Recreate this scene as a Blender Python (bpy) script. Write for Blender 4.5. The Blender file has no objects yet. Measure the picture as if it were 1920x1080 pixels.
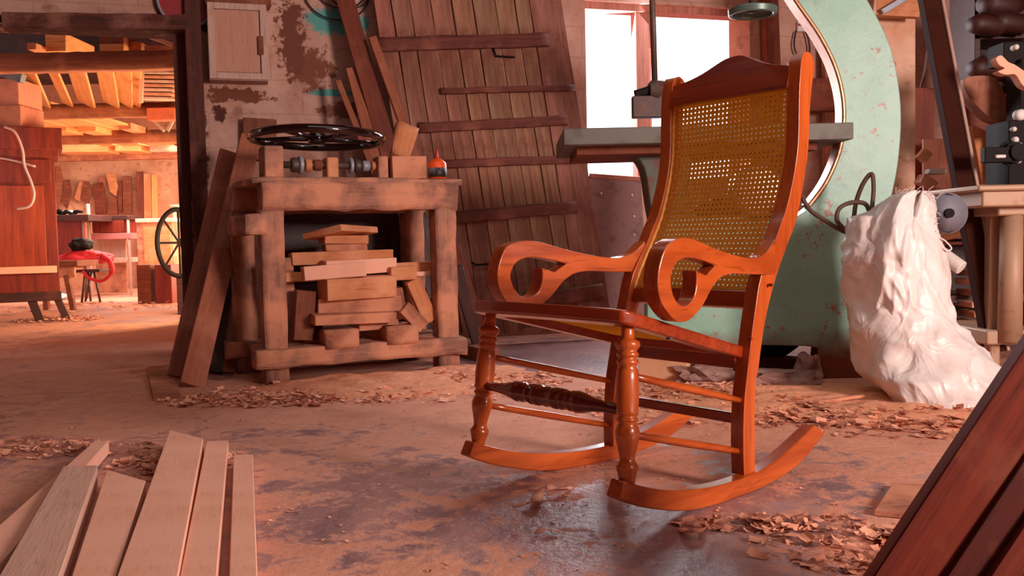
import bpy, bmesh, math, random
from mathutils import Vector, Matrix, noise
random.seed(7)
C = bpy.context.scene.collection
sc = bpy.context.scene
V = Vector

# ------------------------------------------------------------------ camera
F_PX, PITCH, ROLL, CAM_H = 1749.96, 0.05251, -0.02137, 0.6273
cd = bpy.data.cameras.new('camera'); cam = bpy.data.objects.new('camera', cd); C.objects.link(cam)
cd.sensor_width = 36.0; cd.lens = 36.0 * F_PX / 1920.0; cd.clip_start = 0.05; cd.clip_end = 200
_r0 = V((1, 0, 0)); _f = V((0, math.cos(PITCH), -math.sin(PITCH))); _u0 = V((0, math.sin(PITCH), math.cos(PITCH)))
_r = _r0 * math.cos(ROLL) + _u0 * math.sin(ROLL)
_u = _u0 * math.cos(ROLL) - _r0 * math.sin(ROLL)
cam.matrix_world = Matrix(((_r.x, _u.x, -_f.x, 0), (_r.y, _u.y, -_f.y, 0), (_r.z, _u.z, -_f.z, CAM_H), (0, 0, 0, 1)))
sc.camera = cam

# ------------------------------------------------------------------ world, light, exposure
w = bpy.data.worlds.new('world'); sc.world = w; w.use_nodes = True
bg = w.node_tree.nodes['Background']; bg.inputs[0].default_value = (1.0, 0.93, 0.97, 1); bg.inputs[1].default_value = 1.9
def area(name, loc, target, sx, sy, power, col):
    ld = bpy.data.lights.new(name, 'AREA'); ld.shape = 'RECTANGLE'; ld.size = sx; ld.size_y = sy; ld.energy = power; ld.color = col
    o = bpy.data.objects.new(name, ld); C.objects.link(o); o.location = loc
    o.rotation_euler = (V(target) - V(loc)).to_track_quat('-Z', 'Y').to_euler(); return o
area('daylight_side_opening', (3.7, -0.9, 1.6), (0.5, 3.6, 0.4), 0.9, 0.9, 270, (1.0, 0.83, 0.77))
area('ceiling_fill', (0.3, 2.6, 2.7), (0.3, 2.7, 0.0), 2.6, 2.0, 18, (1.0, 0.88, 0.84))  # added fill for floor and upward faces; the ceiling above is closed
area('daylight_window', (0.95, 6.5, 1.75), (0.4, 2.2, 0.0), 1.2, 1.4, 90, (0.95, 0.93, 1.0))
area('daylight_far_room', (-2.6, 11.2, 0.9), (-6.5, 10.2, 2.0), 3.2, 1.3, 150, (1.0, 0.72, 0.45))
area('daylight_far_roof', (-4.6, 12.2, 1.78), (-5.2, 12.6, 0.0), 2.4, 2.4, 170, (1.0, 0.84, 0.74))
area('far_loft_fill', (-2.2, 7.7, 0.8), (-5.2, 8.9, 2.0), 1.3, 1.0, 75, (1.0, 0.70, 0.42))  # added fill, hidden by the back wall, to brighten the propped loft boards
vs = sc.view_settings
vs.view_transform = 'Standard'; vs.look = 'None'; vs.exposure = 0.14; vs.gamma = 1.0; vs.use_curve_mapping = False

# ------------------------------------------------------------------ measuring (points read off the photograph at a known distance)
def ray(px, py):
    x, y = px - 960, py - 540
    c, s = math.cos(-ROLL), math.sin(-ROLL)
    x, y = x * c - y * s, x * s + y * c
    return _r0 * (x / F_PX) + _u0 * (-y / F_PX) + _f
EYE = V((0, 0, CAM_H))
def FL(px, py, z=0.0):
    r = ray(px, py); return EYE + r * ((z - CAM_H) / r.z)
def AT(px, py, Y):
    r = ray(px, py); return EYE + r * (Y / r.y)
def PL(px, py, p0, n):
    r = ray(px, py); return EYE + r * (n.dot(p0 - EYE) / n.dot(r))
WA = math.atan(0.3)
WX = V((math.cos(WA), math.sin(WA), 0)); WN = V((math.sin(WA), -math.cos(WA), 0)); WO = V((-1.75, 5.5, 0))
def WL(px, py, off=0.0):                       # a point on the back wall (off = distance in front of it)
    return PL(px, py, WO + WN * off, WN)
def ws(p): return (p - WO).dot(WX)
BA = math.radians(26)
BX = V((math.cos(BA), math.sin(BA), 0)); BN_ = V((math.sin(BA), -math.cos(BA), 0)); BO = V((-1.07, 4.13, 0))
def BN(px, py, off=0.0):                       # a point on the workbench front plane (off = distance behind it)
    return PL(px, py, BO - BN_ * off, BN_)

# ------------------------------------------------------------------ object helpers
def setp(o, label=None, cat=None, group=None, kind=None):
    if label: o['label'] = label
    if cat: o['category'] = cat
    if group: o['group'] = group
    if kind: o['kind'] = kind
    return o
def thing(name, label, cat, loc=(0, 0, 0), rotz=0, group=None):
    o = bpy.data.objects.new(name, None); C.objects.link(o); o.empty_display_size = 0.1
    o.location = loc; o.rotation_euler = (0, 0, rotz)
    return setp(o, label, cat, group)
def obj(name, bm, mat, parent=None, mw=None, smooth=False, bevel=0, label=None, seg=2, local=True):
    me = bpy.data.meshes.new(name)
    bmesh.ops.recalc_face_normals(bm, faces=bm.faces[:])
    bm.to_mesh(me); bm.free()
    if smooth:
        for p in me.polygons: p.use_smooth = True
    mats = mat if isinstance(mat, (list, tuple)) else [mat]
    for m_ in mats: me.materials.append(m_)
    o = bpy.data.objects.new(name, me); C.objects.link(o)
    if parent is not None:
        o.parent = parent
        if mw is not None:
            o.matrix_basis = pm(parent).inverted() @ mw
        elif not local:
            o.matrix_basis = pm(parent).inverted()
    elif mw is not None: o.matrix_world = mw
    if bevel:
        b = o.modifiers.new('bevel', 'BEVEL'); b.width = bevel; b.segments = seg; b.limit_method = 'ANGLE'; b.angle_limit = 0.6
        for p in me.polygons: p.use_smooth = True
        try: me.set_sharp_from_angle(angle=0.7)
        except Exception: pass
    if label: o['label'] = label
    return o
def pm(o):
    m_ = Matrix.LocRotScale(o.location, o.rotation_euler, o.scale) if o.type == 'EMPTY' else o.matrix_basis.copy()
    return pm(o.parent) @ m_ if o.parent else m_
def box(bm, c, s, M=None):
    r = bmesh.ops.create_cube(bm, size=1.0)['verts']
    for v in r:
        v.co = V((v.co.x * s[0] + c[0], v.co.y * s[1] + c[1], v.co.z * s[2] + c[2]))
        if M is not None: v.co = M @ v.co
    return r
def B(c, s, M=None):
    bm = bmesh.new(); box(bm, c, s, M); return bm
def frame(A, B_, up):
    x = (B_ - A).normalized(); z = (up - x * up.dot(x)).normalized(); y = z.cross(x)
    return Matrix(((x.x, y.x, z.x, A.x), (x.y, y.y, z.y, A.y), (x.z, y.z, z.z, A.z), (0, 0, 0, 1)))
def tube(bm, path, r, seg=10, closed=False, cap=True):
    pts = [V(p) for p in path]; n = len(pts); rings = []
    prev = None
    for i, p in enumerate(pts):
        if closed: t = pts[(i + 1) % n] - pts[i - 1]
        else: t = pts[min(i + 1, n - 1)] - pts[max(i - 1, 0)]
        t.normalize()
        a = prev if prev is not None else (V((0, 0, 1)) if abs(t.z) < .9 else V((1, 0, 0)))
        a = (a - t * a.dot(t)).normalized(); b = t.cross(a); prev = a
        rr = r[i] if isinstance(r, (list, tuple)) else r
        rings.append([bm.verts.new(p + (a * math.cos(2 * math.pi * k / seg) + b * math.sin(2 * math.pi * k / seg)) * rr) for k in range(seg)])
    m_ = n if closed else n - 1
    for i in range(m_):
        A_, B2 = rings[i], rings[(i + 1) % n]
        for k in range(seg): bm.faces.new((A_[k], A_[(k + 1) % seg], B2[(k + 1) % seg], B2[k]))
    if cap and not closed:
        bm.faces.new(rings[0][::-1]); bm.faces.new(rings[-1])
    return bm
def lathe(bm, A, B_, prof, seg=24):            # prof: (fraction along A->B, radius)
    A, B_ = V(A), V(B_)
    return tube(bm, [A.lerp(B_, t) for t, _ in prof], [r for _, r in prof], seg)
def catmull(pts, n=6, closed=False):
    P = [V((p[0], p[1], p[2] if len(p) > 2 else 0)) for p in pts]; out = []; m_ = len(P)
    for i in range(m_ if closed else m_ - 1):
        if closed: p0, p1, p2, p3 = P[i - 1], P[i], P[(i + 1) % m_], P[(i + 2) % m_]
        else: p0, p1, p2, p3 = P[max(i - 1, 0)], P[i], P[i + 1], P[min(i + 2, m_ - 1)]
        for k in range(n):
            t = k / n
            out.append(0.5 * ((2 * p1) + (p2 - p0) * t + (2 * p0 - 5 * p1 + 4 * p2 - p3) * t * t + (3 * p1 - p0 - 3 * p2 + p3) * t ** 3))
    if not closed: out.append(P[-1])
    return out
def slab(outer, holes, fn):
    """filled outline (with holes) between side 0 and side 1; fn(a, b, side) -> 3D"""
    bm = bmesh.new(); loops = [outer] + list(holes); edges = []; vl = []
    for lp in loops:
        vs_ = [bm.verts.new((p[0], p[1], 0)) for p in lp]; vl.append(vs_)
        for i in range(len(vs_)): edges.append(bm.edges.new((vs_[i], vs_[(i + 1) % len(vs_)])))
    bmesh.ops.triangle_fill(bm, edges=edges, use_beauty=True)
    tri = [[v.index for v in f.verts] for f in (bm.verts.index_update() or bm.faces)]
    co = [v.co.copy() for v in bm.verts]; loopidx = [[v.index for v in vs_] for vs_ in vl]; bm.free()
    bm = bmesh.new()
    s0 = [bm.verts.new(fn(c.x, c.y, 0)) for c in co]; s1 = [bm.verts.new(fn(c.x, c.y, 1)) for c in co]
    for t in tri:
        bm.faces.new([s0[i] for i in t]); bm.faces.new([s1[i] for i in reversed(t)])
    for lp in loopidx:
        for i in range(len(lp)):
            a, b = lp[i], lp[(i + 1) % len(lp)]
            bm.faces.new((s0[a], s0[b], s1[b], s1[a]))
    return bm
def roughbox(L, w_, t, jit=0.004, nx=10, chew=0.0):
    """an old sawn timber lying along +X"""
    bm = bmesh.new(); sx = max(2, nx); sy = 4; sz = 4
    bmesh.ops.create_cube(bm, size=1.0)
    bmesh.ops.scale(bm, vec=(L, w_, t), verts=bm.verts[:]); bmesh.ops.translate(bm, vec=(L / 2, 0, 0), verts=bm.verts[:])
    ex = [e for e in bm.edges if abs((e.verts[0].co - e.verts[1].co).x) > L * .5]
    bmesh.ops.subdivide_edges(bm, edges=ex, cuts=sx, use_grid_fill=True)
    ey = [e for e in bm.edges if abs((e.verts[0].co - e.verts[1].co).x) < 1e-6]
    bmesh.ops.subdivide_edges(bm, edges=ey, cuts=3, use_grid_fill=True)
    sd = random.random() * 50
    for v in bm.verts:
        e = (abs(v.co.y) > w_ * .49) + (abs(v.co.z) > t * .49)
        k = jit * (1 + (e == 2) * 1.2)
        v.co += V(noise.noise_vector(v.co * 9 + V((sd, 0, 0)))) * k
        if e == 2: v.co.y *= 0.97; v.co.z *= 0.97
        if chew:
            q = noise.noise(v.co * 14 + V((sd, 3, 0)))
            if q > 0.05: v.co.y += chew * q * (-1 if v.co.y > 0 else 1) * 1.6
    return bm
def board(name, label, cat, A, B_, w_, t, mat, up=V((0, 0, 1)), group=None, parent=None, rough=0.0, kind=None, bev=0.0025, chew=0.0):
    A, B_ = V(A), V(B_); M = frame(A, B_, V(up)); L = (B_ - A).length
    if rough: bm = roughbox(L, w_, t, rough, max(4, int(L * 14)), chew)
    else:
        bm = B((L / 2, 0, 0), (L, w_, t))
        for v in bm.verts: v.co += V((random.uniform(-1, 1), random.uniform(-.5, .5), random.uniform(-.5, .5))) * min(.004, t * .12)
    o = obj(name, bm, mat, parent, M, bevel=0 if rough else bev, smooth=bool(rough), seg=1)
    if parent is None: setp(o, label, cat, group, kind)
    elif label: o['label'] = label
    return o
def struct(name, bm, mat, mw=None, smooth=False):
    o = obj(name, bm, mat, None, mw, smooth); o['kind'] = 'structure'; return o

# ------------------------------------------------------------------ materials
def mnew(name):
    m_ = bpy.data.materials.new(name); m_.use_nodes = True; nt = m_.node_tree
    return m_, nt, nt.nodes['Principled BSDF']
def nn(nt, t, **kw):
    n = nt.nodes.new(t)
    for k, v in kw.items():
        if k.startswith('i_'):
            key = k[2:]; n.inputs[int(key) if key.isdigit() else key].default_value = v
        else: setattr(n, k, v)
    return n
def rgb(h):                                     # sRGB 0-255 -> linear
    return tuple(((c / 255 + .055) / 1.055) ** 2.4 if c / 255 > .04045 else c / 255 / 12.92 for c in h) + (1,)
def mixc(nt, a, b, f):
    n = nn(nt, 'ShaderNodeMix', data_type='RGBA')
    for s, x in ((6, a), (7, b), (0, f)):
        if isinstance(x, (tuple, float, int)): n.inputs[s].default_value = x
        else: nt.links.new(x, n.inputs[s])
    return n.outputs[2]
def ramp(nt, x, a, b, interp='LINEAR'):
    n = nn(nt, 'ShaderNodeMapRange', interpolation_type='SMOOTHSTEP' if interp == 'S' else 'LINEAR'); n.inputs[1].default_value = a; n.inputs[2].default_value = b
    nt.links.new(x, n.inputs[0]); return n.outputs[0]
def coords(nt, scale=(1, 1, 1), src='Object', loc=(0, 0, 0)):
    tc = nn(nt, 'ShaderNodeTexCoord'); mp = nn(nt, 'ShaderNodeMapping'); mp.inputs[3].default_value = scale; mp.inputs[1].default_value = loc
    nt.links.new(tc.outputs[src], mp.inputs[0]); return mp.outputs[0]
def noi(nt, vec, s, det=4, rough=.55, dist=0.0):
    n = nn(nt, 'ShaderNodeTexNoise'); n.inputs['Scale'].default_value = s; n.inputs['Detail'].default_value = det
    n.inputs['Roughness'].default_value = rough; n.inputs['Distortion'].default_value = dist; nt.links.new(vec, n.inputs['Vector']); return n.outputs[0]
def bump(nt, p, h, strength, dist=0.01):
    b = nn(nt, 'ShaderNodeBump'); b.inputs['Strength'].default_value = strength; b.inputs['Distance'].default_value = dist
    nt.links.new(h, b.inputs['Height']); nt.links.new(b.outputs[0], p.inputs['Normal'])
def wood(name, c1, c2, rough=.6, axis='x', k=1.0, coat=0.0, dust=None, dustamt=.5, bmp=.25, croug=.08):
    m_, nt, p = mnew(name)
    sc_ = {'x': (1.2, 16, 16), 'y': (16, 1.2, 16), 'z': (16, 16, 1.2)}[axis]
    v = coords(nt, tuple(s * k for s in sc_)); g = noi(nt, v, 2.2, 6, .6, .6)
    v2 = coords(nt, tuple(s * k * 3 for s in sc_)); g2 = noi(nt, v2, 3.0, 3, .6)
    col = mixc(nt, rgb(c1), rgb(c2), ramp(nt, g, .35, .68))
    dk = tuple(x * .55 for x in rgb(c2)[:3]) + (1,)
    col = mixc(nt, col, dk, ramp(nt, g2, .56, .80))
    if dust:
        dn = noi(nt, coords(nt, (1, 1, 1)), 5.0, 5, .6)
        col = mixc(nt, col, rgb(dust), ramp(nt, dn, .62 - dustamt * .4, .78 - dustamt * .35))
    nt.links.new(col, p.inputs['Base Color']); p.inputs['Roughness'].default_value = rough
    p.inputs['Coat Weight'].default_value = coat; p.inputs['Coat Roughness'].default_value = croug
    bump(nt, p, g2, bmp, .004)
    return m_
def plain(name, c, rough=.5, metal=0.0, var=.25, scale=12, c2=None, lo=.5, hi=.7, bmp=.1, coat=0.0, det=5):
    m_, nt, p = mnew(name); n = noi(nt, coords(nt), scale, det)
    c1 = rgb(c); cc = rgb(c2) if c2 else tuple(x * (1 - var) for x in c1[:3]) + (1,)
    nt.links.new(mixc(nt, c1, cc, ramp(nt, n, lo, hi)), p.inputs['Base Color'])
    p.inputs['Roughness'].default_value = rough; p.inputs['Metallic'].default_value = metal; p.inputs['Coat Weight'].default_value = coat
    if bmp: bump(nt, p, n, bmp, .01)
    return m_
VARN = wood('varnished_wood', (196, 90, 34), (152, 58, 16), .28, 'z', .5, coat=.5, bmp=.03, croug=.10)
VARN_Y = wood('varnished_wood_long', (196, 90, 34), (152, 58, 16), .28, 'y', .5, coat=.5, bmp=.03, croug=.10)
VARN_X = wood('varnished_wood_cross_shaded', (160, 58, 20), (120, 36, 10), .28, 'x', .5, coat=.5, bmp=.03, croug=.10)  # darker than the other varnish: shade on front-facing rails put into colour
VARN_D = wood('varnished_wood_shade_and_plugs', (120, 36, 14), (88, 22, 10), .28, 'x', .5, coat=.5, bmp=.03, croug=.10)  # the stretcher's shade put into the colour; the screw plugs use it too
DUSTY = wood('dusty_timber', (178, 112, 84), (140, 82, 62), .85, dust=(208, 138, 104), dustamt=.5, bmp=.5)
BENCH = wood('bench_timber', (168, 116, 96), (122, 78, 64), .9, dust=(208, 138, 106), dustamt=.42, bmp=.9, k=.7)
RAW = wood('raw_planks', (232, 166, 136), (226, 156, 126), .8, dust=(236, 172, 144), dustamt=.6, bmp=.08)
RAWG = wood('greyed_plank', (212, 164, 142), (194, 144, 124), .85, dust=(206, 158, 134), dustamt=.4, bmp=.3)
ORNG = wood('orange_offcut', (206, 132, 86), (186, 108, 66), .8, dust=(216, 146, 104), dustamt=.3, bmp=.2)
BRWN = wood('brown_plank', (136, 70, 42), (108, 48, 28), .75, dust=(150, 84, 56), dustamt=.3, bmp=.3)
RUST = wood('rust_plank', (130, 56, 30), (96, 34, 18), .7, dust=(140, 72, 46), dustamt=.2, bmp=.3)
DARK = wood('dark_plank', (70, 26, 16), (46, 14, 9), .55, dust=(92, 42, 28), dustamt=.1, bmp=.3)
MAHO = wood('mahogany', (134, 40, 18), (96, 20, 9), .55, 'z', .6, bmp=.08)
OLDD = wood('old_door_boards', (136, 84, 70), (96, 52, 42), .9, 'z', .8, dust=(146, 96, 82), dustamt=.4, bmp=.9)
CLEAT = wood('door_cleats', (124, 62, 48), (96, 44, 34), .8, 'x', .8, dust=(146, 84, 66), dustamt=.25, bmp=.5)
LOFT = wood('loft_boards', (236, 168, 104), (220, 140, 80), .8, 'x', .6, bmp=.15)
BEAM = wood('loft_beam', (170, 100, 66), (136, 70, 44), .85, 'x', .6, dust=(184, 112, 76), dustamt=.3, bmp=.4)
WHITEW = wood('painted_wood', (206, 168, 152), (196, 154, 138), .7, 'z', .6, dust=(186, 128, 104), dustamt=.15, bmp=.1)
BLACK = plain('black_metal', (24, 14, 13), .7, .0, bmp=.05); BLACK.node_tree.nodes['Principled BSDF'].inputs['Specular IOR Level'].default_value = .2
BLACKG = plain('black_gloss', (30, 9, 9), .10, .0, coat=.6, bmp=.0)
IRON = plain('iron', (84, 64, 58), .5, .3, c2=(110, 66, 50), bmp=.2)
TABLEM = plain('saw_table_metal', (104, 98, 90), .6, .2, c2=(84, 70, 62), scale=8, bmp=.15)
GREEN = None
WHITEP = plain('white_paint', (222, 208, 202), .5, var=.1)
RUSTM = plain('rusty_metal', (120, 60, 36), .8, .1, c2=(84, 34, 22), bmp=.4)
BRONZE = plain('worn_rim_metal', (176, 116, 84), .38, .6, c2=(104, 54, 36), scale=20, lo=.55, hi=.75, bmp=.1)
GREYP = plain('grey_plastic', (150, 146, 158), .45, .1, var=.2)
BEIGE = plain('beige_paint', (178, 140, 112), .55, .1, c2=(150, 96, 68), lo=.58, hi=.74, scale=14, bmp=.15)
RED = plain('red_cloth', (206, 34, 44), .6, var=.35)
BLUEM = plain('blue_paint', (50, 66, 110), .5, var=.2)
REDM = plain('red_paint', (150, 24, 26), .5, var=.2)
CABLE = plain('cable_rubber', (96, 66, 54), .6, var=.3)
CABLEW = plain('white_cable', (214, 176, 166), .6, var=.1)
CABLEK = plain('black_cable', (30, 22, 24), .5, var=.2)
ORNGP = plain('orange_plastic', (236, 84, 22), .35, var=.1, bmp=0)
STONE = plain('rubble', (164, 122, 112), .9, c2=(120, 84, 78), bmp=.6)
CARD = plain('cardboard', (222, 164, 126), .85, var=.1)
SKYP = plain('pale_disc_metal', (206, 180, 172), .35, .5, var=.2)
LEATH = wood('carved_timber', (150, 80, 48), (118, 54, 32), .7, 'z', .6, dust=(170, 112, 84), dustamt=.3, bmp=.2)

def wall_mat(name, base, alt, brick=None, blobs=(), bscale=1.0, rough=.9):
    """flaked plaster; blobs: (s, z, rs, rz, colour, raggedness) of bare patches and old paint"""
    m_, nt, p = mnew(name); v = coords(nt)
    n1 = noi(nt, v, 2.3 * bscale, 6, .62); n2 = noi(nt, v, 9 * bscale, 6, .65); n3 = noi(nt, v, 34, 3); n4 = noi(nt, v, 24, 5, .7)
    col = mixc(nt, rgb(base), rgb(alt), ramp(nt, n1, .42, .66))
    col = mixc(nt, col, tuple(x * .72 for x in rgb(alt)[:3]) + (1,), ramp(nt, n2, .56, .70))
    sep = nn(nt, 'ShaderNodeSeparateXYZ'); nt.links.new(v, sep.inputs[0])
    def mth(op, a, b=None):
        n = nn(nt, 'ShaderNodeMath', operation=op)
        for i, x in enumerate((a, b)):
            if x is None: continue
            if isinstance(x, (int, float)): n.inputs[i].default_value = x
            else: nt.links.new(x, n.inputs[i])
        return n.outputs[0]
    if brick:
        bt = nn(nt, 'ShaderNodeTexBrick'); mp = nn(nt, 'ShaderNodeMapping'); mp.inputs[2].default_value = (math.radians(90), 0, 0)
        nt.links.new(v, mp.inputs[0]); nt.links.new(mp.outputs[0], bt.inputs[0])
        bt.inputs['Scale'].default_value = 1.0; bt.inputs['Brick Width'].default_value = brick[0]; bt.inputs['Row Height'].default_value = brick[1]; bt.inputs['Mortar Size'].default_value = .006
        col = mixc(nt, col, tuple(x * .62 for x in rgb(alt)[:3]) + (1,), mth('MULTIPLY', bt.outputs['Fac'], .28))
    for (s, z, rs, rz, c, rag) in blobs:
        dx = mth('POWER', mth('ABSOLUTE', mth('DIVIDE', mth('SUBTRACT', sep.outputs[0], s), rs)), 2.0)
        dz = mth('POWER', mth('ABSOLUTE', mth('DIVIDE', mth('SUBTRACT', sep.outputs[2], z), rz)), 2.0)
        d = mth('ADD', mth('ADD', dx, dz), mth('ADD', mth('MULTIPLY', mth('SUBTRACT', n2, .5), rag * 8), mth('MULTIPLY', mth('SUBTRACT', n4, .5), rag * 6)))
        col = mixc(nt, col, rgb(c), ramp(nt, d, 1.1, .7))
    nt.links.new(col, p.inputs['Base Color']); p.inputs['Roughness'].default_value = rough
    bump(nt, p, n2, .5, .02)
    return m_
def green_mat():
    m_, nt, p = mnew('old_green_enamel'); v = coords(nt)
    n1 = noi(nt, v, 4, 5, .6); n2 = noi(nt, v, 26, 5, .6); n3 = noi(nt, v, 9, 4, .6)
    col = mixc(nt, rgb((124, 166, 146)), rgb((142, 178, 158)), ramp(nt, n1, .4, .65))
    col = mixc(nt, col, rgb((110, 146, 134)), ramp(nt, n3, .58, .74))
    chips = nn(nt, 'ShaderNodeMath', operation='MULTIPLY'); nt.links.new(ramp(nt, n2, .61, .65), chips.inputs[0]); nt.links.new(ramp(nt, n3, .42, .58), chips.inputs[1])
    col = mixc(nt, col, rgb((150, 88, 62)), chips.outputs[0])
    sep = nn(nt, 'ShaderNodeSeparateXYZ'); nt.links.new(v, sep.inputs[0])
    z = nn(nt, 'ShaderNodeMath', operation='ADD'); nt.links.new(sep.outputs[2], z.inputs[0])
    zz = nn(nt, 'ShaderNodeMath', operation='MULTIPLY'); nt.links.new(n1, zz.inputs[0]); zz.inputs[1].default_value = .28; nt.links.new(zz.outputs[0], z.inputs[1])
    col = mixc(nt, col, rgb((112, 50, 30)), ramp(nt, z.outputs[0], .36, .24))
    nt.links.new(col, p.inputs['Base Color']); p.inputs['Roughness'].default_value = .42; p.inputs['Specular IOR Level'].default_value = .5
    bump(nt, p, n2, .12, .01); return m_
GREEN = green_mat()
def floor_mat():
    m_, nt, p = mnew('dusty_concrete'); v = coords(nt)
    n1 = noi(nt, v, 1.15, 7, .6, .4); n2 = noi(nt, v, 6, 7, .7, .3); n3 = noi(nt, v, 40, 4, .7); n4 = noi(nt, coords(nt, (1.4, .6, 1)), 3.2, 6, .65, .8); n5 = noi(nt, coords(nt, (1, 1, 1)), 17, 8, .75, .6)
    def mth(op, a, b):
        n = nn(nt, 'ShaderNodeMath', operation=op)
        for i, x in enumerate((a, b)):
            if isinstance(x, (int, float)): n.inputs[i].default_value = x
            else: nt.links.new(x, n.inputs[i])
        return n.outputs[0]
    sep = nn(nt, 'ShaderNodeSeparateXYZ'); nt.links.new(v, sep.inputs[0])
    # sawdust cover = noise + piles round the bench and the saw - swept patches
    cover = mth('ADD', mth('MULTIPLY', n1, .5), mth('MULTIPLY', n2, .7))
    def blob(x, y, rx, ry, amt):
        dx = mth('POWER', mth('DIVIDE', mth('SUBTRACT', sep.outputs[0], x), rx), 2.0); dy = mth('POWER', mth('DIVIDE', mth('SUBTRACT', sep.outputs[1], y), ry), 2.0)
        return mth('MULTIPLY', ramp(nt, mth('ADD', dx, dy), 1.0, 0.0, 'S'), amt)
    for b in ((-.55, 3.9, 1.2, .75, .30), (1.0, 3.4, 1.3, .8, .26), (.2, 3.3, .9, .8, .14), (-.25, 2.25, .55, .6, -.07), (.35, 1.95, .5, .5, -.12), (-1.6, 2.8, 1.0, .4, -.08), (.45, 5.0, .8, 1.0, -.25), (.8, 1.7, .5, .4, .1)):
        cover = mth('ADD', cover, blob(*b))
    cover = mth('ADD', cover, mth('MULTIPLY', mth('SUBTRACT', n5, .5), .55)); cv = ramp(nt, cover, .515, .61)
    conc = mixc(nt, rgb((174, 130, 124)), rgb((136, 102, 106)), ramp(nt, n4, .40, .62))
    dust = mixc(nt, rgb((224, 156, 126)), rgb((204, 136, 110)), ramp(nt, n2, .4, .65))
    dust = mixc(nt, dust, rgb((146, 84, 64)), ramp(nt, n3, .62, .8))
    col = mixc(nt, conc, dust, cv)
    nt.links.new(col, p.inputs['Base Color'])
    rr = nn(nt, 'ShaderNodeMapRange'); rr.inputs[3].default_value = .36; rr.inputs[4].default_value = .95; nt.links.new(cv, rr.inputs[0])
    r2 = mth('ADD', rr.outputs[0], mth('MULTIPLY', mth('SUBTRACT', n3, .5), .3))
    nt.links.new(r2, p.inputs['Roughness'])
    bump(nt, p, mth('ADD', mth('MULTIPLY', n2, .6), mth('MULTIPLY', n3, .5)), .35, .02)
    return m_
FLOORM = floor_mat()
SAWD = plain('sawdust', (230, 156, 118), .95, c2=(204, 130, 96), scale=30, bmp=.6)
CHIP = plain('wood_chips', (222, 154, 124), .9, c2=(186, 116, 90), scale=9, lo=.48, hi=.6, bmp=.2)

# ------------------------------------------------------------------ the room shell
def zof(px, py, off=0.0): return WL(px, py, off).z
WM = Matrix(((WX.x, -WN.x, 0, WO.x), (WX.y, -WN.y, 0, WO.y), (0, 0, 1, 0), (0, 0, 0, 1)))   # wall frame: x along, y into the wall
def wseg(bm, s0, s1, z0, z1, th=.28): box(bm, ((s0 + s1) / 2, th / 2, (z0 + z1) / 2), (s1 - s0, th, z1 - z0))
S_OL, S_OR = ws(WL(-150, 200)), ws(WL(352, 200))                 # passage to the far room
Z_OT = zof(180, 49)
S_WL, S_WR = ws(WL(1100, 200)), ws(WL(1406, 100))             # window
Z_WT, Z_WB = zof(1100, 0), zof(1150, 345)
ZC = 2.75
bl = lambda px, py, rx, ry, c, rag: (ws(WL(px, py)), zof(px, py), rx, ry, c, rag)
WALLM = wall_mat('flaked_plaster', (206, 160, 142), (180, 126, 106), (.36, .2), [
    bl(628, 40, .20, .09, (92, 158, 152), .30), bl(622, 174, .15, .022, (92, 158, 152), .22),
    bl(578, 128, .14, .13, (128, 72, 52), .5), bl(545, 65, .09, .24, (116, 64, 48), 1.0), bl(412, 215, .045, .05, (86, 42, 30), .5),
    bl(430, 178, .22, .04, (120, 64, 46), .8), bl(640, 205, .12, .05, (140, 86, 66), .8), bl(200, 45, .75, .035, (86, 44, 34), .6), bl(370, 300, .06, .5, (110, 56, 40), .7)])
bm = bmesh.new()
wseg(bm, -3.6, S_OL, 0, ZC); wseg(bm, S_OL, S_OR, Z_OT, ZC); wseg(bm, S_OR, S_WL, 0, ZC)
wseg(bm, S_WL, S_WR, Z_WT, ZC); wseg(bm, S_WL, S_WR, 0, Z_WB); wseg(bm, S_WR, 5.6, 0, ZC)
struct('wall_back', bm, WALLM, WM)
bm = bmesh.new(); box(bm, (0, 6.5, -.05), (16, 21, .1)); struct('floor', bm, FLOORM)
CEIL = wall_mat('ceiling_boards', (84, 56, 48), (60, 38, 32))
bm = bmesh.new(); box(bm, (0, 2.6, ZC + .05), (10.5, 9.4, .1)); struct('ceiling', bm, CEIL)
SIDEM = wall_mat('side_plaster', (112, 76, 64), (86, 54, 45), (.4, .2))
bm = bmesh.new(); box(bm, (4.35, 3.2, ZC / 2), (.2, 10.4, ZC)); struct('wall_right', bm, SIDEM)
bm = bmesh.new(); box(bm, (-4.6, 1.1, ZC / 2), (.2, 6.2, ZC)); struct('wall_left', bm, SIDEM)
bm = bmesh.new()
for c_, s_ in (((-1.1, -2.1, ZC / 2), (6.8, .2, ZC)), ((3.95, -2.1, ZC / 2), (.7, .2, ZC)), ((2.95, -2.1, .6), (1.3, .2, 1.2)), ((2.95, -2.1, 2.6), (1.3, .2, .3))): box(bm, c_, s_)
struct('wall_front', bm, SIDEM)
# far room
FARM = wall_mat('far_plaster', (222, 160, 126), (196, 128, 96), None, [], 1.0)
bm = bmesh.new(); box(bm, (-5.5, 14.7, 1.6), (7.5, .2, 3.2)); struct('wall_far', bm, FARM)
bm = bmesh.new(); box(bm, (-9.0, 9.8, 1.6), (.2, 10, 3.2)); struct('wall_far_left', bm, FARM)
bm = bmesh.new(); box(bm, (-1.9, 10.4, 1.6), (.2, 8.4, 3.2)); struct('wall_far_right', bm, FARM)
bm = bmesh.new(); box(bm, (-5.5, 10.0, 3.2), (7.4, 9.4, .08)); struct('ceiling_far', bm, CEIL)
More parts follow.
